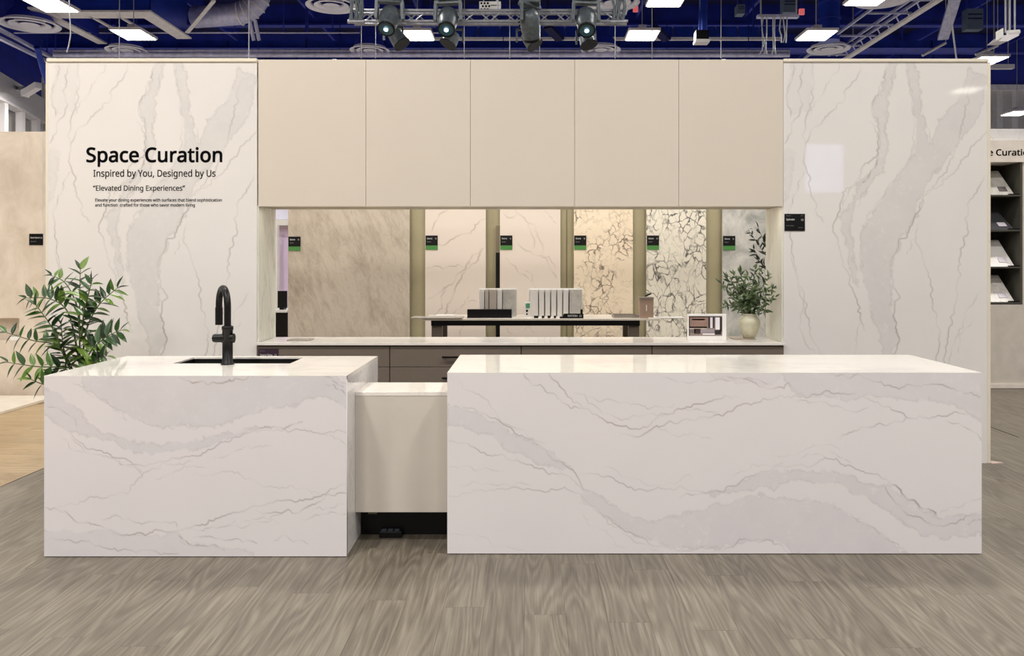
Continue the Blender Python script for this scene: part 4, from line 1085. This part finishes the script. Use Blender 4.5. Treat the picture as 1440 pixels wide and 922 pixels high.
Bx(sx0+.02, sx1-.025, YR+.36, YR+.38, z0_, z1_).build('back', M_dark, sh)
bays = [(276, 239, M_s2, 'speckled grey-beige'), (325, 297, plain('charcoal_slab', (70, 70, 74), .4), 'charcoal'), (377, 337, M_s1, 'plain white'), (427, 387, cloudy('speck_white', lin((190, 184, 176)), lin((226, 220, 214)), lin((236, 232, 226)), 30), 'speckled white')]
prev = None
for pb, pt_, m, nm_ in bays:
    zb_ = Zp(pb, YR)
    Bx(sx0+.021, sx1-.026, YR, YR+.359, zb_-.0, zb_+.018).build('shelf', M_frame, sh)
    zt_ = Zp(pt_, YR+.2)
    xl, xr = sx0+.04, Xp(1433, YR)-.02
    sb = thing('stone_sample', ((xl+xr)/2, YR+.15, zb_+.018), nm_+' stone sample leaning in the far right shelf', 'stone sample', 'tilted stone samples in the right shelf')
    zz0 = zb_+.0185
    MB().add([(xl, YR+.05, zz0), (xr, YR+.05, zz0), (xr-.05, YR+.30, zt_), (xl, YR+.30, zt_), (xl, YR+.075, zz0), (xr, YR+.075, zz0), (xr-.05, YR+.325, zt_), (xl, YR+.325, zt_)],
             [(0,1,2,3), (7,6,5,4), (0,4,5,1), (1,5,6,2), (2,6,7,3), (3,7,4,0)]).build('slab', m, sb)
    Bx(xr-.08, xr+.03, YR+.01, YR+.05, zz0, zz0+.014).build('rest', M_black, sb)
    # small info card on the slab face
    a = Vector((xr-.155, YR+.05, zz0)); dz = Vector((-.02, .25, zt_-zz0)).normalized(); up = a+dz*.06; no = Vector((0, -.006, .004))
    q = [up+no, up+Vector((.095, 0, 0))+no, up+Vector((.095, 0, 0))+dz*.07+no, up+dz*.07+no]
    MB().add(q+[v+Vector((0, .004, -.002)) for v in q], [(0,1,2,3), (7,6,5,4), (0,4,5,1), (1,5,6,2), (2,6,7,3), (3,7,4,0)]).build('info_card', plain('card', (90, 82, 84), .4) if pb == 276 else plain('card_pale', (206, 198, 208), .4), sb)

# ============================================================ HALL SHELL
ce_ = bpy.data.objects.new('ceiling', None); COL.objects.link(ce_); tag(ce_, kind='structure'); LOC['ceiling'] = Vector()
Bx(-30, 30, -26, 38, 11, 11.2).build('deck', M_deck, ce_)
for Y in (14, 18, 22, 26.5, 30.5, 34.5):
    m = MB().box(-30, 30, Y-.06, Y+.06, 10.25, 11).box(-30, 30, Y-.18, Y+.18, 10.2, 10.26)
    m.build('beam', M_navy, ce_)
for X in range(-28, 30, 4):
    Bx(X-.05, X+.05, 12, 38, 10.5, 11).build('joist', M_navy, ce_)
m = MB()
for X in np.arange(-20, 20, 1.4): m.box(X-.02, X+.02, 36.0, 36.06, 9.2, 11)
m.build('mullion', M_deck, ce_)
hb = bpy.data.objects.new('wall_hall', None); COL.objects.link(hb); tag(hb, kind='structure'); LOC['wall_hall'] = Vector()
Bx(-30, 30, 37.6, 37.8, 9.3, 11).build('upper_wall', M_navy, hb)
m = MB(); vs_ = []; xs_ = np.arange(-30, 30, .35)
for i, X in enumerate(xs_):
    yy = 37.5 if i % 2 else 37.62
    vs_ += [(X, yy, 0), (X, yy, 9.3)]
m.add(vs_, [(2*i, 2*i+2, 2*i+3, 2*i+1) for i in range(len(xs_)-1)]); m.build('corrugated_sheet', M_corr, hb)
Bx(-30, 30, 37.3, 37.6, 9.25, 9.5).build('ledge', M_pale, hb)
# angled hall side wall at left with pale fascia
sw = bpy.data.objects.new('wall_side', None); COL.objects.link(sw); tag(sw, kind='structure'); LOC['wall_side'] = Vector()
A0 = Vector((-14.45, 14, 0)); A1 = Vector((-19.62, 33.0, 0)); dd = (A1-A0).normalized(); nn = Vector((-dd.y, dd.x, 0))
def slabwall(z0, z1, th, off, name, m, a=A0, b=A1):
    o_ = nn*off
    q = [a+o_, b+o_, b+o_+nn*th, a+o_+nn*th]
    return MB().add([(v.x, v.y, z0) for v in q]+[(v.x, v.y, z1) for v in q], [(0,3,2,1), (4,5,6,7), (0,1,5,4), (1,2,6,5), (2,3,7,6), (3,0,4,7)]).build(name, m, sw)
slabwall(8.0, 11, .2, .05, 'navy_panel', M_navy)
slabwall(7.0, 8.0, .3, -.05, 'fascia', M_fascia)
slabwall(7.0, 7.08, .1, -.15, 'lower_lip', M_pale)
slabwall(0, 7.0, .2, .35, 'grey_panel', M_corr)
for k in range(11):
    c = A0.lerp(A1, (k+.5)/11)
    Bx(c.x-.12, c.x+.12, c.y-.1, c.y+.1, 0, 7.0).build('post', M_fascia, sw)
m = MB()
for k in range(6): m.tube([(-20.2+k*.19, 33.6, 0), (-20.2+k*.19, 33.6, 9)], .07, 8)
m.parts('wall_pipe', M_corr, sw)
# hall wall and screen behind the camera (seen only as reflections)
bk = bpy.data.objects.new('wall_behind', None); COL.objects.link(bk); tag(bk, kind='structure'); LOC['wall_behind'] = Vector()
Bx(-30, 30, -20.2, -20, 0, 6.6).build('lower_wall', plain('hall_cream', (205, 196, 184), .7), bk)
Bx(-30, 30, -20.2, -20, 6.6, 11).build('upper_wall', M_navy, bk)
scn = thing('hanging_screen', (7.2, -8, 3.1), 'bluish white hanging video screen behind the camera', 'screen')
Bx(6.7, 7.7, -8.1, -8.0, 3.1, 4.35).build('housing', M_black, scn)
Bx(6.74, 7.66, -8.0, -7.99, 3.14, 4.31).build('display', emis('screen_glow', (195, 205, 255), 4.2), scn)
MB().bar((6.9, -8.05, 4.35), (6.9, -8.05, 11), .02).bar((7.5, -8.05, 4.35), (7.5, -8.05, 11), .02).parts('hanger', M_wire, scn)

# ============================================================ CEILING KIT
# high-bay lamps
def lamp():
    t = thing('high_bay_lamp', (0, 0, LAMP_Z), 'x', 'lamp')
    Bx(-.42, .42, -.5, .5, LAMP_Z, LAMP_Z+.07).build('housing', M_pale, t)
    Bx(-.38, .38, -.46, .46, LAMP_Z-.02, LAMP_Z).build('lens', M_lens, t)
    MB().box(-.1, .1, -.15, .15, LAMP_Z+.07, LAMP_Z+.25).build('driver_box', M_pale, t)
    MB().tube([(0, 0, LAMP_Z+.25), (0, 0, 10.99)], .012, 6).build('drop_rod', M_wire, t)
    return t
L0 = lamp()
vis = [(188, 49, 'glowing rectangular ceiling lamp above the lettered left stone wall'), (587, 50, 'glowing ceiling lamp between the two left moving-head spotlights'), (903, 50, 'glowing ceiling lamp right of the spotlight truss'),
       (1148, 50, 'glowing ceiling lamp beside the thick navy duct column'), (72, 8, 'largest glowing ceiling lamp at the top left corner'), (1388, 85, 'glowing ceiling lamp behind the top corner of the right wall'), (937, 0, 'ceiling lamp cut off by the top edge, right of the truss'), (1222, -2, 'ceiling lamp cut off by the top edge near the catwalk')]
spots = []
for px, py, lb in vis:
    Y = (LAMP_Z-HC)*F/(VY-py); spots.append((Xp(px, Y), Y, lb, None))
spots.append((Xp(1420, 34), 33.5, 'glowing ceiling lamp before the grey corrugated wall at far right', None))
for x, y in LIT: spots.append((x, y, 'rectangular high-bay ceiling lamp outside the frame', 'high-bay lamps out of view'))
spots.append((15.5, -17, 'rectangular high-bay ceiling lamp outside the frame', 'high-bay lamps out of view'))
for i, (x, y, lb, g) in enumerate(spots):
    o = L0 if i == 0 else copy_tree(L0)
    o.location = (x, y, LAMP_Z); o['label'] = lb; o['group'] = g or 'high-bay ceiling lamps in view'
# round diffusers
M_diff = plain('diffuser_white', (240, 238, 250), .4, var=.03)
def diffuser():
    t = thing('ceiling_diffuser', (0, 0, 8), 'x', 'ceiling vent')
    MB().lathe([(.62, .0), (.60, -.03), (.5, .02), (.47, .08), (.5, .1)], (0, 0, 8), 36).build('outer_ring', M_diff, t)
    MB().lathe([(.42, 0), (.40, -.03), (.30, .03), (.27, .09), (.3, .11)], (0, 0, 8), 32).build('middle_ring', M_diff, t)
    MB().lathe([(.2, .0), (.17, -.03), (.06, .04), (0, .05)], (0, 0, 8), 24).build('inner_cone', M_diff, t)
    MB().lathe([(.5, .1), (.42, .3), (.3, .45), (.3, 2.99)], (0, 0, 8), 28).build('neck', M_navy, t)
    return t
D0 = diffuser()
dv_ = [(178, 71, 8, 'round ceiling vent above the lettered left stone wall', 1), (520, 71, 8, 'round ceiling vent below the left end of the truss', 1), (845, 70, 8, 'round ceiling vent behind the rightmost moving-head spotlight', 1), (1165, 69, 8, 'round ceiling vent beside the lower end of the catwalk', 1.05),
       (42, 35, 8, 'large round ceiling vent at the top left corner', 1.25), (466, 8, 8, 'round ceiling vent left of the truss at the top edge', 1.05), (862, 4, 8, 'round ceiling vent at the right end of the truss', 1.1), (1240, 0, 8, 'round ceiling vent at the top edge over the catwalk', 1.1)]
for i, (px, py, z_, lb, s) in enumerate(dv_):
    Y = (z_-HC)*F/(VY-py)
    o = D0 if i == 0 else copy_tree(D0)
    o.location = (Xp(px, Y), Y, z_); o.scale = (s, s, 1); o['label'] = lb; o['group'] = 'round ceiling vents'
# lighting truss with moving heads
YT = 12.0
tz1, tz0 = Zp(17, YT), Zp(32, YT)
tt = thing('lighting_truss', (Xp(690, YT), YT, tz0), 'grey aluminium lighting truss carrying four moving-head spotlights', 'truss')
xa, xb = Xp(497, YT), Xp(882, YT)
for z_ in (tz0, tz1):
    for yo in (-.08, .08):
        MB().tube([(xa, YT+yo, z_), (xb, YT+yo, z_)], .022, 8).build('chord', M_alu, tt)
nseg = 22
for k in range(nseg):
    a = xa+(xb-xa)*k/nseg; b = xa+(xb-xa)*(k+1)/nseg
    za, zb2 = (tz0, tz1) if k % 2 else (tz1, tz0)
    MB().tube([(a, YT-.08, za), (b, YT-.08, zb2)], .01, 6).tube([(a, YT+.08, zb2), (b, YT+.08, za)], .01, 6).build('brace', M_alu, tt)
for px in (504, 700, 872):
    MB().tube([(Xp(px, YT), YT, tz1), (Xp(px, YT), YT, 11)], .012, 6).build('hoist_chain', M_wire, tt)
for k, px in enumerate((504, 868)):
    cb = thing('cable_bundle', P(px, 30, YT-.2), ('bundle of dark cables wound on the left end of the truss' if k == 0 else 'bundle of dark cables wound on the right end of the truss'), 'cable')
    R2 = random.Random(k)
    for j in range(9):
        x0 = Xp(px, YT)+(j-4)*.022
        pts = [(x0, YT-.15, 6.2), (x0+R2.uniform(-.03, .03), YT-.16, 5.4), (x0+R2.uniform(-.04, .04), YT-.17, tz1), (x0+R2.uniform(-.04, .04), YT-.17, tz0-.02)]
        MB().tube(curve_pts(pts, 8), .016, 6).build('cable', M_darkm, cb)
    MB().tube([(Xp(px, YT)-.12, YT-.16, tz0-.03), (Xp(px, YT)+.12, YT-.16, tz0-.03)], .03, 8).build('clamp', M_alu, cb)
def moving_head(px, py, lean, yaw, lens_on, label):
    Y = YT-.35
    c = P(px, py, Y)  # pivot
    t = thing('moving_head_spotlight', (c.x, Y, c.z), label, 'spotlight', 'moving-head spotlights on the truss')
    Bx(c.x-.15, c.x+.15, Y-.12, Y+.12, c.z+.24, c.z+.33).build('base', M_darkm, t, .01)
    m = MB(); m.box(c.x-.05, c.x+.05, Y-.03, YT, c.z+.33, c.z+.37); m.tube([(c.x-.07, Y+.25, c.z+.36), (c.x+.07, Y+.25, c.z+.36)], .045, 10)
    m.build('clamp', M_darkm, t)
    Rz = Matrix.Rotation(yaw, 3, 'Z')
    def tf(v): return Rz @ Vector(v)+c
    y_ = MB()
    for sx in (-1, 1):
        y_.bar(tf((sx*.175, 0, .24)), tf((sx*.185, 0, -.04)), .045, .13)
    y_.bar(tf((-.19, 0, .22)), tf((.19, 0, .22)), .13, .05)
    y_.build('yoke', M_darkm, t, .006)
    Mh = Rz @ Matrix.Rotation(lean[1], 3, 'Y') @ Matrix.Rotation(lean[0], 3, 'X')
    def pr(name, prof, m_): return MB().lathe(prof, c, 24, Mh).build(name, m_, t)
    pr('head', [(0, .17), (.09, .16), (.13, .10), (.145, .0), (.14, -.10), (.125, -.2), (.12, -.27), (.105, -.275)], M_darkm)
    pr('bezel', [(.105, -.275), (.122, -.28), (.122, -.24)], M_black)
    pr('lens', [(.105, -.272), (0, -.262)], M_blackp if not lens_on else plain('lens_glass', (60, 90, 100), .08))
    if lens_on: MB().lathe([(.032, -.285), (0, -.292)], c, 16, Mh).build('glow', M_spot, t)
    f = MB()
    for k in range(4):
        p0 = Mh @ Vector((-.10, .125, .06-k*.05))+c; p1 = Mh @ Vector((.10, .125, .06-k*.05))+c
        f.bar(p0, p1, .01, .02)
    f.parts('fin', M_black, t)
    return t
moving_head(548, 24, (-.6, .25), .2, True, 'leftmost moving-head spotlight, facing forward with lit lens')
moving_head(630, 26, (-.7, -.05), -.1, True, 'second moving-head spotlight from the left, lit lens facing forward')
moving_head(745, 30, (.25, -.55), .9, False, 'third moving-head spotlight, turned aside with its lens away')
moving_head(824, 26, (-.65, .08), .1, True, 'rightmost moving-head spotlight, lit lens facing forward')
# spotlight barrels seen hanging below (second tier)
def barrel(px0, py0, px1, py1, label):
    a, b = P(px0, py0+3, YT+.15), P(px1, py1, YT+.1)
    t = thing('profile_spotlight', b, label, 'spotlight', 'dark barrel spotlights under the truss')
    MB().tube([a, a.lerp(b, .6), b], [.10, .12, .125], 16).build('barrel', M_darkm, t)
    MB().tube([b, b+(b-a)*.05], .135, 16).build('bezel', M_black, t)
    MB().bar(a+Vector((-.14, 0, .07)), a+Vector((-.14, 0, -.12)), .03).bar(a+Vector((.14, 0, .07)), a+Vector((.14, 0, -.12)), .03).bar(a+Vector((-.15, 0, .07)), a+Vector((.15, 0, .07)), .03).bar(a+Vector((0, 0, .05)), (a.x, YT+.10, tz0-.045), .03).build('yoke', M_darkm, t)
barrel(553, 42, 565, 62, 'dark barrel spotlight hanging behind the leftmost moving head')
barrel(638, 45, 630, 62, 'dark barrel spotlight hanging behind the second moving head')
barrel(740, 45, 752, 63, 'dark barrel spotlight hanging behind the third moving head')
barrel(824, 48, 828, 63, 'dark barrel spotlight hanging behind the rightmost moving head')
# white speaker panel
sp = thing('speaker_panel', P(688, 16, 13), 'white panel with black dots hanging above the truss', 'panel')
Bx(Xp(674, 13), Xp(704, 13), 13, 13.08, Zp(16, 13), Zp(2, 13)).build('panel', M_white, sp)
for r_ in range(3):
    for k in range(3):
        MB().lathe([(0, 0), (.016, 0), (.016, .01)], (Xp(677+k*4.5+(r_ % 2)*2, 13), 12.99, Zp(13-r_*4.2, 13)), 10, Matrix.Rotation(-math.pi/2, 3, 'X')).build('dot', M_ink, sp)
Bx(Xp(690, 13), Xp(702, 13), 12.995, 13, Zp(8, 13), Zp(7, 13)).build('stripe', M_ink, sp)
MB().bar((Xp(680, 13), 13.04, Zp(2, 13)), (Xp(680, 13), 13.04, 11), .012).bar((Xp(698, 13), 13.04, Zp(2, 13)), (Xp(698, 13), 13.04, 11), .012).parts('hanger', M_wire, sp)

# soffit box upper left
so = thing('soffit_box', (-11.85, 24, 8.3), 'large navy ceiling box with pale lower flange at upper left', 'duct')
Bx(-13.2, -10.5, 22.5, 22.6, 8.35, 10.15).build('front_face', M_navyg, so); Bx(-10.55, -10.45, 22.6, 25, 8.35, 10.15).build('right_face', M_navyg, so); Bx(-13.25, -13.15, 22.6, 25, 8.35, 10.15).build('left_face', M_navy, so)
Bx(-13.3, -10.4, 22.45, 23.06, 8.3, 8.35).build('front_flange', M_pale, so); Bx(-10.85, -10.4, 23.06, 25.2, 8.3, 8.35).build('right_flange', M_pale, so); Bx(-13.5, -13.2, 22.0, 25.6, 8.25, 8.3).build('left_flange', M_pale, so)
MB().bar((-12.3, 22.9, 8.33), (-12.3, 25, 8.33), .06).bar((-11.5, 22.9, 8.33), (-11.5, 25, 8.33), .06).parts('cross_bar', M_pale, so)
for X in (-13.1, -10.6):
    for Y in (23, 24.8): Bx(X-.03, X+.03, Y-.03, Y+.03, 10.15, 10.99).build('hanger', M_navy, so)
Bx(-13.2, -10.5, 22.85, 25, 10.1, 10.15).build('lid', M_navy, so)
# round duct with elbow
du = thing('spiral_duct', P(310, 30, 25), 'round lilac-grey duct with elbow at upper left', 'duct')
R_ = .33; za = Zp(20, 25)
pts = [(Xp(268, 25), 25.3, za), (Xp(330, 25), 25, za)]+[(Xp(330, 25)+.8*math.sin(a), 25, za+.8*(1-math.cos(a))) for a in np.linspace(.2, math.pi/2, 7)]
pts.append((pts[-1][0], 25, 10.98))
MB().tube(pts, R_, 20).build('pipe', M_steel, du)
for k in range(5):
    p = Vector(pts[2+k]); d = (Vector(pts[3+k])-Vector(pts[1+k])).normalized()
    MB().tube([p-d*.02, p+d*.02], R_+.03, 20).build('rib', M_pale, du)
dp = thing('drop_pipes', P(360, 58, 24.5), 'pair of slanted pipes dropping from the elbow duct', 'pipe')
for o_ in (0, .16): MB().tube([P(351, 28, 24.4)+Vector((o_, 0, 0)), P(357, 57, 24.6)+Vector((o_, 0, 0))], .06, 10).build('pipe', M_steel, dp)
MB().tube([P(350, 28, 24.4), P(350, 28, 24.4)+Vector((0, 0, 2.4))], .03, 8).build('riser', M_steel, dp)
br_ = MB().bar(P(300, 2, 23.5), P(263, 46, 24.6), .12, .03).bar(P(300, 2, 23.5), P(300, 2, 23.5)+Vector((0, 0, 1.6)), .1).build('brace_bar', M_pale); tag(br_, 'pale diagonal brace bar beside the navy ceiling box', 'brace')
# long conduits
for py, r_, lb in ((71.5, .055, 'upper long grey pipe running just above the booth wall'), (76.5, .09, 'lower thick lilac pipe running just above the booth wall'), (46, .025, 'thin grey conduit crossing the ceiling above the pipes')):
    t = thing('ceiling_pipe', P(700, py, 25.6), lb, 'pipe')
    a, b = (76, 1110) if py > 60 else (20, 640)
    MB().tube([P(a, py, 25.6), P(b, py, 25.6)], r_, 10).build('pipe', M_steel, t)
    for k in range(9):
        p = P(a+(b-a)*(k+.5)/9, py, 25.6)
        MB().tube([p, (p.x, p.y, 10.98)], .015, 5).parts('hanger', M_navy, t)
# girders and panels band
gd = thing('navy_girder', P(700, 62, 28), 'broad navy girder crossing the hall ceiling above the cabinets', 'girder')
Bx(Xp(60, 28), Xp(1380, 28), 28, 28.3, Zp(69, 28), Zp(57, 28)).build('web', M_navyg, gd)
Bx(Xp(60, 28), Xp(1380, 28), 27.8, 28.5, Zp(69.5, 28), Zp(69, 28)).build('flange', M_navy, gd)
for k in range(12): Bx(Xp(100+k*110, 28), Xp(101+k*110, 28), 27.96, 28, Zp(69, 28), Zp(57, 28)).build('stiffener', M_deck, gd)
for k in range(5): MB().tube([(Xp(150+k*280, 28), 28.15, Zp(57, 28)), (Xp(150+k*280, 28), 28.15, 11)], .06, 6).parts('hanger', M_navy, gd)
rl = thing('rail_panels', P(850, 56, 27), 'band of blue panels with a pale rail above the middle cabinets', 'panel')
Bx(Xp(612, 27), Xp(1098, 27), 27, 27.1, Zp(56, 27), Zp(52, 27)).build('rail', M_pale, rl)
for k in range(16):
    a = 612+k*30.4
    Bx(Xp(a+1, 27), Xp(a+29, 27), 27.02, 27.08, Zp(51.8, 27), Zp(37, 27)).build('panel', M_navyg, rl)
for k in (0, 8, 15): MB().bar((Xp(640+k*28, 27), 27.05, Zp(37, 27)), (Xp(640+k*28, 27), 27.05, 11), .05).parts('hanger', M_navy, rl)
for (a, b, c, d, lb) in ((770, 38, 788, 56, 'dark diagonal brace in the ceiling above the middle cabinets'), (918, 38, 938, 56, 'dark diagonal brace in the ceiling right of the truss')):
    t = MB().bar(P(a, b, 26.4), P(c, d, 26.8), .34, .1).bar(P(a, b, 26.4), P(a, b, 26.4)+Vector((0, 0, 1.8)), .1).build('diagonal_brace', M_deck); tag(t, lb, 'brace')
# navy column duct
nc = thing('column_duct', P(1165, 60, 24), 'thick vertical navy duct beside the ceiling lamp at upper right', 'duct')
MB().tube([(Xp(1166, 24), 24, Zp(58, 24)), (Xp(1166, 24), 24, 10.99)], .30, 24).build('pipe', M_navyg, nc)
for py in (50, 28, 6): MB().tube([(Xp(1166, 24), 24, Zp(py, 24)), (Xp(1166, 24), 24, Zp(py, 24)+.05)], .32, 24).build('band', M_navy, nc)
hs = thing('hanging_speaker', P(988, 60, 20), 'small dark box with a pale lip hanging from a navy mast', 'speaker')
Bx(Xp(979, 20), Xp(997, 20), 20, 20.3, Zp(55, 20), Zp(42, 20)).build('box', M_black, hs); Bx(Xp(978, 20), Xp(998, 20), 19.98, 20.3, Zp(59, 20), Zp(55, 20)).build('lip', M_fascia, hs)
MB().tube([(Xp(990, 20), 20.15, Zp(42, 20)), (Xp(994, 20), 20.15, 10.98)], .11, 12).build('mast', M_navyg, hs)
MB().tube([(Xp(986, 20), 20.1, Zp(42, 20)), (Xp(985, 20), 20.1, 10.98)], .015, 6).build('cable', M_wire, hs)
# catwalk
cw = thing('ceiling_catwalk', (9.7, 23, 8), 'steel ceiling catwalk running towards the upper right corner', 'catwalk')
for X, z_, m_, w_ in ((10.25, 8.0, M_pale, .16), (10.0, 8.15, M_steel, .06), (9.75, 8.15, M_steel, .05), (8.95, 8.05, M_steel, .05)):
    MB().bar((X, 19, z_), (X, 26.6, z_), w_, .07).build('rail', m_, cw)
for k in range(7):
    Y = 19.6+k*1.1
    MB().bar((8.95, Y, 8.07), (10.2, Y, 8.07), .05).build('rung', M_steel, cw)
m = MB()
for k in range(12):
    Y = 19.3+k*.6; m.bar((10.0, Y, 8.15), (10.25, Y+.3, 8.0), .03)
m.build('lacing', M_steel, cw)
for Y in (20, 25.5): MB().tube([(10.1, Y, 8.1), (10.1, Y, 11)], .02, 6).tube([(8.95, Y, 8.1), (8.95, Y, 11)], .02, 6).parts('hanger', M_wire, cw)
# cable drop cluster
cc = thing('cable_drop', P(1080, 76, 19), 'row of pale cables looping down from a tray above the right cabinet', 'cable')
Bx(Xp(1066, 19), Xp(1124, 19), 19, 19.15, Zp(24, 19), Zp(20, 19)).build('tray', M_steel, cc)
Rr = random.Random(2)
for px in (1070, 1074, 1078, 1087, 1090, 1101, 1107, 1099):
    e = 76 if px < 1095 else 60
    pts = curve_pts([P(px, 20, 19), P(px+Rr.uniform(-3, 2), 40, 19), P(px+Rr.uniform(-3, 3), e-10, 19), P(px+Rr.uniform(-2, 2), e, 19)], 8)
    MB().tube(pts, .014, 6).build('cable', M_wire, cc)
for px in (1070, 1120): MB().bar(P(px, 20, 19.07), (Xp(px, 19.07), 19.07, 10.98), .03).parts('hanger', M_wire, cc)
for (a, b, c, d, Y, lb) in ((1037, 1048, 6, 19, 21, 'small grey-blue equipment box left of the cable drop'), (1102, 1121, -4, 17, 21, 'grey-green equipment box right of the cable drop at the top edge'), (1360, 1383, 12, 41, 24, 'grey-blue slotted equipment cabinet high at upper right')):
    t = thing('equipment_box', P((a+b)/2, d, Y), lb, 'box')
    Bx(Xp(a, Y), Xp(b, Y), Y, Y+.3, Zp(d, Y), Zp(c, Y)).build('body', plain('box_teal', (96, 110, 130), .5), t)
    h = (d-c)
    for f in (.25, .45): Bx(Xp(a+1.5, Y), Xp(b-1.5, Y), Y-.01, Y, Zp(c+h*(f+.06), Y), Zp(c+h*f, Y)).build('slot', M_deck, t)
    MB().bar((Xp(a+2, Y), Y+.1, Zp(c, Y)), (Xp(a+2, Y), Y+.1, 11), .03).bar((Xp(b-2, Y), Y+.1, Zp(c, Y)), (Xp(b-2, Y), Y+.1, 11), .03).parts('hanger', M_navy, t)
for (px, py, lb) in ((894, 12, 'small red lit sign high in the ceiling right of the truss'), (1128, 16, 'small red lit sign beside the cable drop')):
    t = thing('exit_sign', P(px, py+4, 22), lb, 'sign')
    Bx(Xp(px-3.5, 22), Xp(px+3.5, 22), 22, 22.08, Zp(py+4, 22), Zp(py-4, 22)).build('panel', M_exit, t)
    MB().bar((Xp(px, 22), 22.04, Zp(py-4, 22)), (Xp(px, 22), 22.04, 11), .03).parts('hanger', M_navy, t)
# projector at far right
pj = thing('projector_bracket', P(1415, 55, 16), 'white hanging fixture with a tilted side plate at the right edge', 'fixture')
MB().prism([(Xp(1409, 16), Zp(50, 16)), (Xp(1433, 16), Zp(47, 16)), (Xp(1433, 16), Zp(50, 16)), (Xp(1417, 16), Zp(58, 16)), (Xp(1400, 16), Zp(58, 16))], 'y', 16, 16.3).build('tray', M_fascia, pj)
MB().prism([(Xp(1400, 16), Zp(45, 16)), (Xp(1409, 16), Zp(40, 16)), (Xp(1409, 16), Zp(52, 16)), (Xp(1400, 16), Zp(58, 16))], 'y', 15.95, 16).build('side_plate', M_white, pj)
MB().tube([P(1417, 46, 16.1), P(1433, 45, 16.1)], .05, 12).build('cap', M_white, pj)
for px in (1414, 1420, 1427): MB().tube([P(px, 46, 16.1), (Xp(px, 16.1), 16.1, 10.98)], .02, 6).parts('rod', M_wire, pj)
# inclined strut and slanting tubes at right
t = MB().bar(P(1343, -2, 23), P(1326, 54, 25), .3, .1).bar(P(1343, -2, 23), (P(1343, -2, 23).x, 23, 10.98), .2).build('inclined_strut', M_steel); tag(t, 'broad inclined lilac strut at upper right', 'strut')
for a, b, c, d, lb in ((1297, 78, 1330, 60, 'left of two pale slanting tubes over the right wall'), (1372, 77, 1403, 64, 'right of two pale slanting tubes over the right wall')):
    e = P(c, d, 26)
    t = MB().tube([P(a, b, 26), e], .045, 8).tube([e, (e.x, e.y, 10.98)], .01, 5).build('slanting_tube', M_pale); tag(t, lb, 'tube')
t = MB().tube([P(1334, -3, 17), P(1345, 83, 17.4)], .02, 6).tube([P(1334, -3, 17), P(1334, -3, 17)+Vector((0, 0, 4))], .012, 5).build('hanging_wire', M_wire); tag(t, 'long pale slanting wire in front of the inclined strut', 'wire')
t = MB().tube(curve_pts([P(97, -5, 15), P(98, 20, 15), P(99, 50, 15), P(94, 74, 15)], 12), .012, 6).build('hanging_wire', M_wire); tag(t, 'pale curved wire hanging over the left ceiling lamp', 'wire')
WL = {508: 'left of the leftmost moving head', 528: 'passing just left of the leftmost moving head lens', 653: 'between the second moving head and the white dotted panel', 717: 'right of the white dotted panel', 759: 'touching the third moving head', 865: 'under the right end of the truss',
      917: 'beside the ceiling lamp right of the truss', 1014: 'right of the hanging speaker', 350: 'over the seam of left stone wall and first cabinet', 168: 'over the lettered wall near its ceiling lamp'}
for px in WL:
    Y = 16+px % 5
    t = MB().tube([(Xp(px, Y), Y, Zp(82, Y)), (Xp(px, Y), Y, 10.98)], .010, 5).build('drop_wire', M_wire)
    tag(t, 'thin suspension wire '+WL[px], 'wire', 'thin suspension wires')
t = thing('linear_fitting', P(1408, 96, 28), 'short white linear fitting right of the booth wall top corner', 'fixture')
Bx(Xp(1389, 28), Xp(1427, 28), 28, 28.2, Zp(96, 28), Zp(90, 28)).build('body', M_fascia, t); MB().tube([(Xp(1400, 28), 28.1, Zp(90, 28)), (Xp(1400, 28), 28.1, 10.98)], .02, 6).tube([(Xp(1420, 28), 28.1, Zp(90, 28)), (Xp(1420, 28), 28.1, 10.98)], .02, 6).parts('rod', M_wire, t)
# left corner: slanted rails and security camera
lr = thing('catwalk_rails', P(40, 60, 24), 'pair of pale slanting rails in the upper left corner', 'rail')
for a, b in (((0, 42), (78, 84)), ((0, 56), (66, 86))):
    p0, p1 = P(a[0]-40, a[1]-22, 20), P(b[0], b[1], 27)
    MB().bar(p0, p1, .12, .08).build('rail', M_steel, lr)
    MB().tube([p0, (p0.x, p0.y, 11)], .02, 5).tube([p1, (p1.x, p1.y, 11)], .02, 5).parts('hanger', M_navy, lr)
MB().tube([P(52, 66, 24.5), P(66, 116, 25.5)], .09, 10).build('strut', M_navyg, lr)
sc_ = thing('security_camera', P(45, 128, 27), 'white bullet camera on the pale fascia at upper left', 'camera')
MB().bar(P(34, 132, 27), P(54, 120, 26.6), .22, .2).build('body', M_fascia, sc_)
MB().bar(P(34, 132, 27), P(36, 131, 27), .24, .24).build('hood', M_white, sc_)
MB().tube([P(42, 128, 27), P(34, 124, 28)], .05, 8).bar(P(34, 124, 28), P(24, 124, 30.2), .12).build('bracket', M_darkm, sc_)
